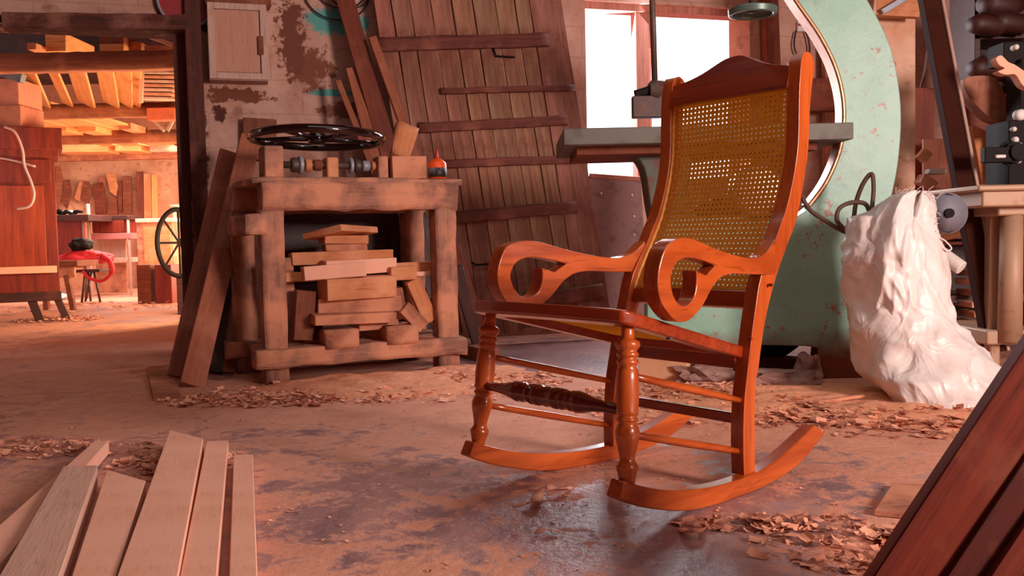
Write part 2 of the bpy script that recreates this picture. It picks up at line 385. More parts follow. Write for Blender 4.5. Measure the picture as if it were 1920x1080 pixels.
# timber frame round the passage and the window (setting)
M_ = WM
bm = bmesh.new(); box(bm, (S_OR + .05, -.02, ZC / 2), (.085, .16, ZC)); box(bm, (S_OR - .035, .10, ZC / 2), (.07, .14, ZC)); struct('trim_1', bm, wood('jamb_timber', (98, 44, 30), (70, 26, 18), .8, 'z', dust=(120, 66, 50), dustamt=.2, bmp=.6), WM)
M0 = frame(WL(8, 42, .03), WL(352, 46, .03), V((0, 0, 1)))
bm = roughbox((WL(8, 42) - WL(352, 46)).length, .14, .085, .004, 20); o = struct('trim_2', bm, wood('header_timber', (104, 50, 36), (60, 24, 18), .85, 'x', dust=(140, 88, 72), dustamt=.25, bmp=.6), M0)
FRM = wood('window_frame_wood', (196, 124, 104), (166, 96, 80), .7, 'z', bmp=.2)
win = thing('window_1', None, None); win['kind'] = 'structure'
m1, m2 = ws(WL(1197, 200)), ws(WL(1236, 200))
def wpart(name, bm, mat): o = obj(name, bm, mat, win, WM); return o
bm = bmesh.new(); box(bm, ((m1 + m2) / 2 - .012, .10, (Z_WT + Z_WB) / 2), ((m2 - m1) * .62, .08, Z_WT - Z_WB)); box(bm, (m2 - .018, .15, (Z_WT + Z_WB) / 2), (.03, .08, Z_WT - Z_WB))
wpart('mullion', bm, FRM)
bm = bmesh.new(); box(bm, ((S_WL + S_WR) / 2, .10, Z_WT - .02), (S_WR - S_WL, .12, .05)); wpart('head_frame', bm, FRM)
bm = bmesh.new(); box(bm, ((S_WL + S_WR) / 2, .12, Z_WB + .015), (S_WR - S_WL, .22, .03)); wpart('sill', bm, FRM)

# ------------------------------------------------------------------ THE ROCKING CHAIR
YAW = math.radians(51.105)
LAT = V((math.cos(YAW), -math.sin(YAW), 0)); FWD = V((math.sin(YAW), math.cos(YAW), 0))
chair_loc = V((-0.0422, 1.7039, 0)) + LAT * (-.28) + FWD * .7
chair = thing('rocking_chair', 'glossy orange-brown wooden rocking chair with cane back, curled arms and turned legs', 'rocking chair', chair_loc, -YAW)
def lerp_tab(tab, x):
    if x <= tab[0][0]: return tab[0][1]
    for (a, b), (c, d) in zip(tab, tab[1:]):
        if x <= c: return b + (d - b) * (x - a) / (c - a)
    return tab[-1][1]
rb = [(-.374, .084), (-.308, .054), (-.216, .026), (-.139, .009), (-.057, .002), (.03, .0), (.12, .002), (.20, .008), (.293, .024), (.373, .052), (.452, .095)]
rt = [(.40, .122), (.32, .092), (.243, .068), (.157, .049), (.075, .043), (-.014, .044), (-.098, .051), (-.197, .067), (-.28, .090), (-.357, .119)]
rock = catmull(rb, 4) + catmull(rt, 4)
for s in (-1, 1):
    def fn(a, b, side, s=s):
        half = .262 - .045 * (a + .37) / .8
        return V((s * half + (side - .5) * .040, a, b))
    obj('rocker', slab(rock, [], fn), VARN_Y, chair, bevel=.004)
pf = [(.353, 1.066), (.345, 1.003), (.342, .939), (.338, .86), (.325, .795), (.306, .738), (.283, .684), (.262, .65), (.238, .61), (.180, .525), (.156, .452), (.136, .376), (.117, .29), (.103, .222), (.095, .123), (.096, .042)]
pb = [(.139, .045), (.142, .165), (.150, .265), (.162, .30), (.182, .38), (.207, .449), (.245, .526), (.290, .60), (.326, .655), (.352, .727), (.371, .792), (.384, .857), (.390, .943), (.400, 1.007), (.412, 1.05), (.405, 1.078), (.385, 1.090), (.365, 1.086)]
post = catmull(pf, 3) + catmull(pb, 3)
def half_post(v): return .223 - .008 * min(max(v / .5, 0), 1)
for s in (-1, 1):
    def fn(a, b, side, s=s): return V((s * half_post(b) + (side - .5) * .038, a, b))
    obj('back_post', slab(post, [], fn), VARN, chair, bevel=.006, seg=3)
# turned front legs
legp = [(902, .017), (895, .0175), (874, .0235), (869, .0245), (864, .020), (858, .0165), (850, .0175), (836, .021), (818, .0255), (806, .0265), (797, .023), (790, .019), (787, .022), (784, .0245), (781, .022), (778, .0195), (775, .022), (772, .0245), (768, .0235), (740, .0248), (710, .024), (692, .0225), (687, .0185), (682, .022), (678, .0245), (674, .022), (671, .0185), (668, .022), (664, .0250), (660, .022), (657, .0195), (652, .0245), (646, .0275), (640, .026), (636, .018), (633, .0145), (622, .0135), (608, .0135)]
for s in (-1, 1):
    A = V((s * .262, -.330, .105)); B2 = V((s * .240, -.298, .440))
    bm = bmesh.new(); lathe(bm, A, B2, [((902 - p) / (902 - 608), r) for p, r in legp], 28)
    obj('front_leg', bm, VARN, chair, smooth=True)
# arms
ao = [(.233, .613), (.193, .582), (.150, .570), (.117, .569), (.075, .573), (.033, .580), (-.007, .588), (-.047, .597), (-.112, .614), (-.150, .621), (-.184, .621), (-.215, .614), (-.238, .600), (-.254, .573), (-.262, .545), (-.262, .515), (-.252, .485), (-.227, .458), (-.205, .444), (-.184, .439), (-.155, .440), (-.125, .452), (-.100, .467), (-.082, .483), (-.065, .500), (-.048, .514), (-.025, .527), (.0, .533), (.03, .535), (.056, .534), (.134, .529), (.19, .527), (.24, .527)]
hole = catmull([(-.22, .522), (-.219, .540), (-.208, .560), (-.190, .572), (-.160, .578), (-.125, .575), (-.085, .568)], 4) + [V((-.040, .557, 0)), V((-.058, .549, 0)), V((-.080, .536, 0)), V((-.098, .541, 0))] + catmull([(-.122, .549), (-.121, .530), (-.124, .510), (-.133, .490), (-.150, .477), (-.172, .473), (-.195, .481), (-.212, .500)], 4)
aoc = catmull(ao[:27] + ao[27:], 3)
for s in (-1, 1):
    def fn(a, b, side, s=s):
        t = min(max((a + .23) / .47, 0), 1)
        half = .274 - .056 * t
        th = .044 - .006 * t
        return V((s * half + (side - .5) * th, a, b))
    obj('armrest', slab(aoc, [hole], fn), VARN_Y, chair, bevel=.007, seg=3)
# seat frame in its sloping plane
def seat_pt(x, y, side, top=0.0, th=.030): return V((x, y, .358 + (.100 - y) * .262 + .003 + top - (0 if side else th)))
fo = [(-.215, .135), (-.245, -.12), (-.268, -.27), (-.272, -.315), (-.262, -.338), (-.235, -.346), (-.12, -.352), (0, -.354), (.12, -.352), (.235, -.346), (.262, -.338), (.272, -.315), (.268, -.27), (.245, -.12), (.215, .135)]
fi = [(-.165, .09), (-.195, -.12), (-.212, -.26), (-.205, -.285), (-.10, -.297), (0, -.299), (.10, -.297), (.205, -.285), (.212, -.26), (.195, -.12), (.165, .09)]
obj('seat_frame', slab(fo, [fi], lambda x, y, s: seat_pt(x, y, s, 0, .031)), VARN_X, chair, bevel=.006, seg=3)
# rear seat rail, back rails
def lbar(name, A, B2, w_, t, mat, up, bev=.004):
    A, B2 = V(A), V(B2); M = frame(A, B2, V(up)); L = (B2 - A).length
    bm = B((L / 2, 0, 0), (L, w_, t)); o = obj(name, bm, mat, chair, bevel=bev); o.matrix_basis = M; return o
lbar('rear_seat_rail', (-.2, .13, .325), (.2, .13, .325), .028, .055, VARN_X, (0, -.26, 1))
lbar('lower_back_rail', (-.2, .188, .462), (.2, .188, .462), .026, .044, VARN_X, (0, .35, 1))
lbar('rear_stretcher', (-.2, .118, .175), (.2, .118, .175), .018, .026, VARN_X, (0, 0, 1))
crest = catmull([(-.2, 1.000), (-.2, 1.045), (-.19, 1.060), (-.15, 1.067), (-.10, 1.082), (-.05, 1.104), (-.02, 1.114), (.02, 1.116), (.05, 1.106), (.10, 1.084), (.15, 1.068), (.19, 1.060), (.2, 1.045), (.2, 1.000)], 3)
crest = [p for p in crest]
obj('crest_rail', slab(crest, [], lambda x, z, s: V((x, .352 + (s - .5) * .026 + (z - 1.0) * .25 + .012 * (1 - (x / .2) ** 2), z))), VARN_X, chair, bevel=.004)
# rungs
for s in (-1, 1):
    for (y0, z0, y1, z1, r) in ((-.300, .330, .11, .222, .0085), (-.315, .207, .11, .096, .0085)):
        bm = bmesh.new(); x0, x1 = s * .248, s * .222
        lathe(bm, (x0, y0, z0), (x1, y1, z1), [(0, r * .8), (.15, r), (.5, r * 1.15), (.85, r), (1, r * .8)], 14)
        obj('side_rung', bm, VARN_Y, chair, smooth=True)
bm = bmesh.new()
sp = [(0, .011), (.12, .012), (.2, .016), (.27, .024), (.30, .025), (.315, .020), (.33, .024), (.345, .020), (.37, .022), (.395, .025), (.40, .020), (.42, .025), (.45, .025), (.465, .021), (.5, .0245)]
sp = sp + [(1 - t, r) for t, r in reversed(sp[:-1])]
lathe(bm, (-.25, -.318, .258), (.25, -.318, .258), sp, 24); obj('turned_stretcher', bm, VARN_D, chair, smooth=True, label='turned front stretcher with its shade put into the colour')
# cane
def cane_mat():
    m_, nt, p = mnew('woven_cane'); v = coords(nt); n = noi(nt, v, 90, 3); n1 = noi(nt, v, 8, 3)
    col = mixc(nt, rgb((238, 194, 96)), rgb((218, 166, 70)), ramp(nt, n, .35, .65)); col = mixc(nt, col, rgb((228, 178, 80)), n1)
    nt.links.new(col, p.inputs['Base Color']); p.inputs['Roughness'].default_value = .45
    tr = nn(nt, 'ShaderNodeBsdfTranslucent'); nt.links.new(col, tr.inputs[0]); mx = nn(nt, 'ShaderNodeMixShader'); mx.inputs[0].default_value = .62
    out = nt.nodes['Material Output']; nt.links.new(p.outputs[0], mx.inputs[1]); nt.links.new(tr.outputs[0], mx.inputs[2]); nt.links.new(mx.outputs[0], out.inputs[0])
    return m_
CANE = cane_mat()
def cane(nx, ny, fn, th):
    bm = bmesh.new(); fr = (0, .33, .67); us = [(i + f_) / nx for i in range(nx) for f_ in fr] + [1]; vs_ = [(i + f_) / ny for i in range(ny) for f_ in fr] + [1]
    g = {}
    for i, a in enumerate(us):
        for j, b in enumerate(vs_):
            wv = th * .5 * ((1 if (i // 1 + j // 1) % 2 else -1))
            p, nrm = fn(a, b); g[i, j] = bm.verts.new(p + nrm * wv)
    for i in range(len(us) - 1):
        for j in range(len(vs_) - 1):
            if i % 3 == 1 and j % 3 == 1 and 2 < i < len(us) - 4 and 2 < j < len(vs_) - 4: continue
            bm.faces.new((g[i, j], g[i + 1, j], g[i + 1, j + 1], g[i, j + 1]))
    return bm
ptab = [(z, (a + b_) / 2) for z, a, b_ in [(.47, .162, .212), (.525, .180, .245), (.61, .238, .296), (.65, .262, .322), (.684, .283, .337), (.738, .306, .355), (.795, .325, .371), (.86, .338, .384), (.939, .342, .389), (1.003, .345, .398), (1.06, .35, .41)]]
def bfn(a, b):
    z = .478 + (1.008 - .478) * b; x = (a - .5) * 2 * .198; y = lerp_tab(ptab, z) - .008
    return V((x, y, z)), V((0, -.95, .3)).normalized()
o = obj('cane_back', cane(28, 40, bfn, .0012), CANE, chair); so = o.modifiers.new('s', 'SOLIDIFY'); so.thickness = .0016
def sfn(a, b):
    y = -.300 + (.395) * b; hx = .222 - .05 * b; x = (a - .5) * 2 * hx
    return seat_pt(x, y, 1, -.006 - .012 * math.sin(math.pi * a) * math.sin(math.pi * b)), V((0, .25, .97))
o = obj('cane_seat', cane(30, 30, sfn, .0012), CANE, chair); so = o.modifiers.new('s', 'SOLIDIFY'); so.thickness = .0016
bm = bmesh.new()
for s in (-1, 1):
    tube(bm, [(s * .195, lerp_tab(ptab, .48 + .0132 * i) - .012, .48 + .0132 * i) for i in range(41)], [.0062 if i % 2 else .0042 for i in range(41)], 8)
obj('cane_binding', bm, plain('binding_cord', (226, 150, 66), .5, var=.15), chair, smooth=True)
bm = bmesh.new()
for (x, y, z) in ((.236, .135, .372), (.2465, .205, .50)):
    tube(bm, [(x - .008, y, z), (x + .0005, y, z)], .004, 10)
obj('screw_plug', bm, VARN_D, chair, label='dark screw hole plugs')
bm = bmesh.new(); tube(bm, [(.262, -.19, .405), (.262, -.19, .4)], .008, 12); obj('screw', bm, IRON, chair, label='grey metal screw head under the seat')

# ------------------------------------------------------------------ WORKBENCH
RZ_B = BA
bench = thing('workbench', 'old rough timber workbench caked in sawdust, carrying a black wheel and a machine shaft', 'workbench', BO, RZ_B)
def bl_(p): return bench_inv @ p
bench_m = Matrix.Translation(BO) @ Matrix.Rotation(RZ_B, 4, 'Z'); bench_inv = bench_m.inverted()
def bbeam(name, x0, y, z0, x1, z1, w_, t, jit=.006, chew=0.0, vertical=False):
    A, B2 = V((x0, y, z0)), V((x1, y, z1)); M = frame(A, B2, V((0, 0, 1)) if not vertical else V((0, -1, 0)))
    o = obj(name, roughbox((B2 - A).length, w_, t, jit, 14, chew), BENCH, bench, smooth=True); o.matrix_basis = M; return o
pL = bl_(BN(497, 342)); pR = bl_(BN(858, 336)); pl2 = bl_(BN(480, 690)); pr2 = bl_(BN(872, 665))
zt = .905
TH = .13
bbeam('front_beam', pL.x - .01, .06, zt - TH / 2, pR.x, zt - TH / 2, .12, TH, .007, .012)
bbeam('rear_beam', pL.x - .06, .52, zt - TH / 2, pR.x, zt - TH / 2, .12, TH)
o = obj('top_board', roughbox(pR.x - pL.x + .08, .56, .03, .006, 14), BENCH, bench, smooth=True); o.matrix_basis = Matrix.Translation((pL.x - .05, .30, zt + .005))
for (x, y, z0) in ((pL.x + .03, .06, 0), (pR.x - .06, .06, 0), (pL.x - .02, .50, 0), (pR.x - .06, .5, 0)):
    bbeam('leg', x, y, 0, x, zt - TH + .01, .105, .10, .0028, vertical=True)
zl = .118
bbeam('lower_rail', pl2.x, .03, zl, pr2.x, zl, .13, .082, .007)
bbeam('lower_rail', pl2.x - .05, .50, zl, pr2.x, zl, .12, .082, .007)
o = obj('shelf_board', roughbox(pr2.x - pl2.x - .06, .42, .025, .005, 10), BENCH, bench, smooth=True); o.matrix_basis = Matrix.Translation((pl2.x + .03, .27, zl + .03))
o = obj('side_rail', roughbox(.5, .09, .09, .006, 8), BENCH, bench, smooth=True); o.matrix_basis = frame(V((pL.x - .045, -.0, zt - .19)), V((pL.x - .045, .52, zt - .19)), V((0, 0, 1)))
o = obj('brace', roughbox(.42, .075, .05, .004, 8), BENCH, bench, smooth=True); A = bl_(BN(552, 650, .2)); B2 = bl_(BN(533, 510, .2)); o.matrix_basis = frame(A, B2, V((0, -1, 0)))
# mechanism on the bench
mech = thing('cutter_shaft', 'dust-covered machine shaft with pulleys on wooden bearing blocks on top of the workbench', 'machine', bench_m @ V((pL.x, .15, zt)), RZ_B)
mx0 = 0.0
LX = pR.x - pL.x
def mp(name, bm, mat, **k): return obj(name, bm, mat, mech, **k)
H0 = .02
for i, (x, w_, d_, h_, m2_) in enumerate(((.06, .085, .14, .145, BENCH), (.335, .055, .10, .10, ORNG), (.58, .05, .10, .11, BENCH))):
    bm = bmesh.new(); box(bm, (x, 0, H0 + h_ / 2), (w_, d_, h_)); mp('bearing_block', bm, m2_, bevel=.008)
bm = bmesh.new(); tube(bm, [(.05, 0, .085), (.60, 0, .085)], .016, 14); mp('shaft', bm, IRON, smooth=True)
for x, r, l, m2_ in ((.15, .034, .04, IRON), (.185, .042, .02, GREYP), (.215, .03, .03, ORNG), (.255, .026, .04, RUSTM), (.425, .038, .018, GREYP), (.45, .032, .03, IRON), (.49, .026, .035, GREYP), (.535, .022, .04, ORNG)):
    bm = bmesh.new(); tube(bm, [(x, 0, .085), (x + l * .2, 0, .085), (x + l * .8, 0, .085), (x + l, 0, .085)], [r * .9, r, r, r * .85], 20); mp('pulley', bm, m2_, smooth=False, bevel=.002)
blk = board('wood_block', 'chunky dusty wooden block at the right end of the machine shaft on the workbench', 'wood block', bench_m @ V((pL.x + .62, .14, zt + .074)), bench_m @ V((pL.x + .79, .12, zt + .074)), .14, .108, DUSTY)
# wheel
wheel_c = bench_m @ V((pL.x + .29, .20, zt + .215))
wheel = thing('spoked_wheel', 'large glossy black spoked wheel lying flat on the blocks above the workbench', 'wheel', wheel_c)
wheel.rotation_euler = (math.radians(-2.2), math.radians(1), 0)
R_ = .315
bm = bmesh.new(); N = 72
prof = [(R_ - .004, -.020), (R_ + .012, .0), (R_ - .004, .020), (R_ - .026, .016), (R_ - .034, 0), (R_ - .026, -.016)]
rings = [[bm.verts.new((r * math.cos(2 * math.pi * i / N), r * math.sin(2 * math.pi * i / N), z)) for r, z in prof] for i in range(N)]
for i in range(N):
    for k in range(6): bm.faces.new((rings[i][k], rings[i][(k + 1) % 6], rings[(i + 1) % N][(k + 1) % 6], rings[(i + 1) % N][k]))
obj('rim', bm, BLACKG, wheel, smooth=True)
for i in range(5):
    a = 2 * math.pi * i / 5 + .55; bm = bmesh.new(); tube(bm, [(.03 * math.cos(a), .03 * math.sin(a), 0), ((R_ - .02) * math.cos(a), (R_ - .02) * math.sin(a), 0)], [.014, .009], 10)
    obj('spoke', bm, BLACKG, wheel, smooth=True)
bm = bmesh.new(); tube(bm, [(0, 0, -.03), (0, 0, -.02), (0, 0, .02), (0, 0, .03)], [.03, .042, .042, .03], 24); obj('hub', bm, BLACKG, wheel, smooth=True)
# glue bottle
bp_ = bench_m @ V((pL.x + .845, .08, zt + .022))
bot = thing('glue_bottle', 'small orange squeeze bottle with a grey label standing at the right end of the workbench', 'bottle', bp_)
def cyl(zs, rs, seg=20):
    bm = bmesh.new(); return tube(bm, [(0, 0, z) for z in zs], rs, seg)
obj('body', cyl([0, .005, .075, .092, .10], [.042, .046, .046, .030, .013]), ORNGP, bot, smooth=True)
obj('cap', cyl([.10, .105, .125, .138], [.011, .010, .006, .004]), plain('red_cap', (190, 30, 16), .4), bot, smooth=True, label='red nozzle cap')
obj('label', cyl([.006, .007, .052, .053], [.045, .0468, .0468, .045]), [plain('label_grey', (120, 110, 122), .5, c2=(40, 20, 20), scale=9, lo=.45, hi=.55)], bot, smooth=True, label='grey and black label')

# offcuts stacked on the shelf: (px0, py0, px1, py1, depth behind front, width(depth), thickness, material, label)
def P(x, y, off): return BN(x, y, off)
cuts = [
 (558, 436, 718, 438, .20, .20, .030, ORNG, 'pale square offcut lying corner-forward on top of the offcut stack under the workbench', 38),
 (603, 450, 684, 449, .22, .14, .040, ORNG, 'small offcut directly under the topmost pale offcut of the stack'),
 (608, 465, 684, 464, .22, .12, .034, DUSTY, 'small dusty offcut third from the top of the stack under the workbench'),
 (546, 486, 730, 480, .20, .13, .060, ORNG, 'long offcut spanning the stack just under its small top pieces'),
 (604, 503, 738, 496, .12, .10, .070, RAW, 'pale tilted board across the stack, right of the dark striped one'),
 (568, 514, 681, 505, .02, .07, .066, RAW, 'short pale board with a dark lower edge on the left of the stack'),
 (526, 520, 600, 519, .18, .10, .045, ORNG, 'narrow offcut poking out at the far left of the stack'),
 (730, 505, 802, 502, .24, .10, .060, ORNG, 'offcut poking out to the right in the middle of the stack'),
 (730, 513, 776, 511, .08, .08, .064, ORNG, 'stubby bright end of an offcut at the right of the stack'),
 (776, 514, 820, 512, .16, .06, .022, RAW, 'thin pale lath end touching the right bench leg'),
 (602, 542, 738, 535, .05, .12, .100, ORNG, 'thick tilted offcut with a stained face in the middle of the stack'),
 (593, 575, 744, 568, .10, .12, .070, DUSTY, 'flat dusty offcut below the thick stained one'),
 (585, 598, 736, 592, .03, .13, .046, DUSTY, 'thin dusty board near the bottom of the stack'),
 (668, 613, 742, 606, .10, .10, .040, DUSTY, 'short crosswise piece just above the two bottom blocks'),
]
for c in cuts:
    x0, y0, x1, y1, off, w_, t, m2_, lab = c[:9]
    A, B2 = P(x0, y0, off), P(x1, y1, off)
    if len(c) > 9:
        ctr = (A + B2) / 2; L = (B2 - A).length * .72
        d = Matrix.Rotation(math.radians(c[9]), 3, 'Z') @ (B2 - A).normalized(); A, B2 = ctr - d * L / 2, ctr + d * L / 2
        w_ = L * .75
    else:
        ctr = (A + B2) / 2; d = Matrix.Rotation(math.radians(random.uniform(-7, 7)), 3, 'Z') @ (B2 - A) / 2; A, B2 = ctr - d, ctr + d
    board('offcut', lab, 'wood offcut', A, B2, w_, t, m2_, (V((0, 0, 1)) - BN_ * .22) if len(c) > 9 else V((random.uniform(-.05, .05), random.uniform(-.06, .06), 1)), 'wood offcuts stacked under the workbench')
for (x0, y0, x1, y1, off, w_, t, m2_, lab) in [
 (772, 524, 808, 603, .08, .075, .035, ORNG, 'reddish slat standing slanted at the right of the offcut stack'),
 (756, 576, 792, 614, .02, .065, .040, DUSTY, 'short slanted slat low at the right of the offcut stack'),
 (738, 540, 748, 600, .14, .075, .050, DUSTY, 'grey block end showing behind the slanted slats under the workbench'),
 (572, 545, 566, 638, .10, .090, .06, BRWN, 'dark brown upright stub at the left of the offcut stack'),
 (592, 545, 590, 636, .16, .06, .05, RUST, 'smaller brown stub behind the upright one at the left of the stack')]:
    board('offcut', lab, 'wood offcut', P(x0, y0, off), P(x1, y1, off), w_, t, m2_, BN_, 'loose slats beside the offcut stack')
for (x, y, lab) in ((643, 636, 'left of the two square timber ends sticking out over the bench rail'), (757, 628, 'right of the two square timber ends, chipped, sticking out over the bench rail')):
    A = P(x, y, -.05); board('timber_block', lab, 'timber block', A, A - BN_ * .38, .15, .085, DUSTY, V((0, 0, 1)), 'square timbers under the offcut stack', rough=.004)
# dark boards behind the stack
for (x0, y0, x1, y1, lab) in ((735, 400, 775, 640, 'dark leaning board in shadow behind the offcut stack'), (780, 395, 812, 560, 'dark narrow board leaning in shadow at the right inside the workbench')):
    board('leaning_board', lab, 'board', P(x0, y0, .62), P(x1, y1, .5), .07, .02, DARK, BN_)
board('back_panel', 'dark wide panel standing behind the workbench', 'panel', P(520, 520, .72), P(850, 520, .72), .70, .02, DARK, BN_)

MIDB = wood('mid_brown_plank', (170, 96, 66), (140, 72, 48), .75, dust=(176, 104, 76), dustamt=.3, bmp=.3)
# ------------------------------------------------------------------ planks leaning left of the bench
for (x0, y0, x1, y1, d0, d1, w_, t, m2_, lab) in [
 (360, 728, 470, 258, 4.12, 5.05, .094, .035, MIDB, 'long brown plank leaning on the wall left of the workbench, nearest one'),
 (335, 708, 430, 285, 4.33, 5.18, .09, .03, MIDB, 'long reddish plank leaning just behind the nearest brown plank'),
 (404, 700, 432, 455, 4.50, 4.85, .060, .03, DARK, 'short dark grey board leaning between the long planks and the workbench'),
 (428, 702, 450, 450, 4.52, 4.9, .050, .03, MIDB, 'short brown board leaning against the left end of the workbench')]:
    A, B2 = AT(x0, y0, d0), AT(x1, y1, d1); A.z = max(A.z, .004)
    board('leaning_plank', lab, 'plank', A, B2, w_ * 1.15, t, m2_, V((.45, -1, 0)), 'planks leaning left of the workbench')
board('wall_board', 'brown board standing behind the leaning planks against the wall', 'board', WL(487, 300, .06), WL(487, 222, .06), .19, .025, BRWN, WN)
# boards leaning behind the wheel
for (x0, y0, x1, y1, o0, o1, w_, m2_, lab) in [
 (742, 330, 630, -60, .40, .10, .105, RUST, 'long dark red plank leaning to the left behind the black wheel'),
 (712, 330, 658, 128, .44, .2, .062, MIDB, 'short orange-brown plank right beside the long dark red one'),
 (693, 300, 634, 152, .47, .22, .034, MIDB, 'thin short lath left of the orange-brown plank'),
 (780, 300, 698, 70, .50, .28, .048, MIDB, 'brown lath leaning over the left edge of the plank door')]:
    A, B2 = WL(x0, y0, o0), WL(x1, y1, o1); d = (A - B2).normalized(); A = A + d * ((A.z - .02) / max(.1, -d.z)) * .98
    board('leaning_plank', lab, 'plank', A, B2, w_, .025, m2_, WN, 'planks leaning behind the black wheel')
# splintered twigs right of wheel
board('splintered_slab', 'splintered orange wood piece at the right of the black wheel', 'wood piece', bench_m @ V((pL.x + .70, .2, zt + .13)), bench_m @ V((pL.x + .76, .24, zt + .30)), .10, .04, ORNG, BN_, rough=.012)

# ------------------------------------------------------------------ wall cabinet, board above, wire coil, sign
cab = thing('wall_cabinet', 'small pale wooden wall cabinet with one panelled door beside the passage', 'cabinet', WM @ V((ws(WL(448, 150)), 0, zof(448, 158))), WA)
cw = ws(WL(503, 90)) - ws(WL(394, 90)); ch = zof(448, 17) - zof(448, 158)
obj('body', B((0, -.07, ch / 2), (cw, .13, ch)), WHITEW, cab, bevel=.004)
fw_ = .035
bm = bmesh.new()
dw, dh = cw * .98, ch * .98
for c_, s_ in (((-dw / 2 + fw_ / 2, -.145, ch / 2), (fw_, .02, dh)), ((dw / 2 - fw_ / 2, -.145, ch / 2), (fw_, .02, dh)), ((0, -.145, ch / 2 + dh / 2 - fw_ / 2), (dw - 2 * fw_, .02, fw_)), ((0, -.145, ch / 2 - dh / 2 + fw_ / 2), (dw - 2 * fw_, .02, fw_))): box(bm, c_, s_)
dr = obj('door', bm, WHITEW, cab, bevel=.002)
obj('panel', B((-.006, -.140, ch / 2), (dw - 2 * fw_ - .012, .012, dh - 2 * fw_ - .012)), wood('cab_panel', (200, 146, 122), (190, 130, 104), .7, 'z', bmp=.1), dr)
obj('latch', B((dw / 2 - .035, -.16, ch / 2 - .02), (.03, .014, .105)), BRWN, dr, bevel=.002, label='brown wooden latch')
board('shelf_plank', 'rough orange-brown plank fixed to the wall just above the small pale cabinet', 'plank', WL(385, 5, .06), WL(507, 8, .06), .13, .05, BRWN, V((0, 0, 1)), rough=.006)
for i, (cx_, cy_, r_, lab) in enumerate(((632, -20, .20, 'largest loop of the dark wire hung on the wall over the green paint'), (640, -28, .155, 'middle loop of the dark wire hung on the wall over the green paint'), (655, -22, .13, 'smallest loop of the dark wire hung on the wall over the green paint'))):
    c_ = WL(cx_, cy_, .03); bm = bmesh.new()
    tube(bm, [c_ + WX * (r_ * math.cos(a)) + V((0, 0, r_ * math.sin(a) * .92)) + WN * (.01 * math.sin(3 * a)) for a in [2 * math.pi * k / 48 for k in range(48)]], .0045, 8, closed=True)
    setp(obj('wire_coil', bm, CABLEK, smooth=True), lab, 'wire coil', 'wire loops hung on the wall')
# sign
sg = thing('round_sign', 'round sign painted blue above and red below, hanging at the top of the passage', 'sign', WM @ V((ws(WL(350, 3)), -.05, zof(350, 3))), WA)
rs_ = .155
def disc(a0, a1, r, y, th, n=24):
    bm = bmesh.new(); pts = [(r * math.cos(a0 + (a1 - a0) * k / n), r * math.sin(a0 + (a1 - a0) * k / n)) for k in range(n + 1)]
    return slab([V((x, z, 0)) for x, z in pts], [], lambda a, b, s: V((a, y + (s - .5) * th, b)))
obj('upper_half', disc(0, math.pi, rs_, 0, .012), BLUEM, sg, label='blue upper half')
obj('lower_half', disc(math.pi, 2 * math.pi, rs_, 0, .012), REDM, sg, label='red lower half')
bm = bmesh.new(); tube(bm, [(rs_ * math.cos(a), 0, rs_ * math.sin(a)) for a in [2 * math.pi * k / 48 for k in range(48)]], .009, 8, closed=True); obj('rim', bm, GREYP, sg, smooth=True, label='grey metal rim')

# ------------------------------------------------------------------ old plank door leaning on the wall
dco = [WL(688, -70, .10), WL(1040, -70, .10), WL(1147, 606, .42), WL(800, 640, .42)]   # TL TR BR BL
dn = (dco[1] - dco[0]).cross(dco[3] - dco[0]).normalized()
if dn.dot(WN) < 0: dn = -dn
dX = (dco[1] - dco[0]).normalized(); 
def dp(a, b, off=0.0):
    top = dco[0].lerp(dco[1], a); bot = dco[3].lerp(dco[2], a); return top.lerp(bot, b) + dn * off
pdoor = thing('plank_door', 'big weathered door of vertical planks with cross battens, leaning askew against the back wall', 'door', dco[3])
edges = [0]
while edges[-1] < 1: edges.append(edges[-1] + random.uniform(.075, .125))
edges = edges[:-1]; edges[-1] = 1.0
random.seed(11)
for i in range(len(edges) - 1):
    g = random.uniform(.0012, .005); a0, a1 = edges[i] + g, edges[i + 1] - g; bt = 1 - random.uniform(0, .015); tp = 0
    bm = bmesh.new(); M = frame(dp((a0 + a1) / 2, 1), dp((a0 + a1) / 2, 0), dn)
    inv = M.inverted(); vs0 = []
    for off in (0, .022):
        row = []
        for k in range(9):
            b = tp + (bt - tp) * k / 8
            for a in (a0, a1):
                aa = a + random.uniform(-.0025, .0025); row.append(bm.verts.new(inv @ dp(aa, b, off)))
        vs0.append(row)
    r0, r1 = vs0
    for k in range(8):
        bm.faces.new((r1[2 * k], r1[2 * k + 1], r1[2 * k + 3], r1[2 * k + 2])); bm.faces.new((r0[2 * k], r0[2 * k + 2], r0[2 * k + 3], r0[2 * k + 1]))
        bm.faces.new((r0[2 * k], r1[2 * k], r1[2 * k + 2], r0[2 * k + 2])); bm.faces.new((r0[2 * k + 1], r0[2 * k + 3], r1[2 * k + 3], r1[2 * k + 1]))
    bm.faces.new((r0[0], r0[1], r1[1], r1[0])); bm.faces.new((r0[16], r1[16], r1[17], r0[17]))
    obj('plank', bm, [OLD_ for OLD_ in (DOORP,)][0] if 'DOORP' in globals() else wood('door_plank_%d' % i, (170 + random.randint(-14, 14), 118 + random.randint(-8, 8), 96), (128, 78, 60), .9, 'x', .8, dust=(122, 68, 54), dustamt=.28, bmp=.9), pdoor, M)
def dplane(x, y, off): return PL(x, y, dco[0] + dn * off, dn)
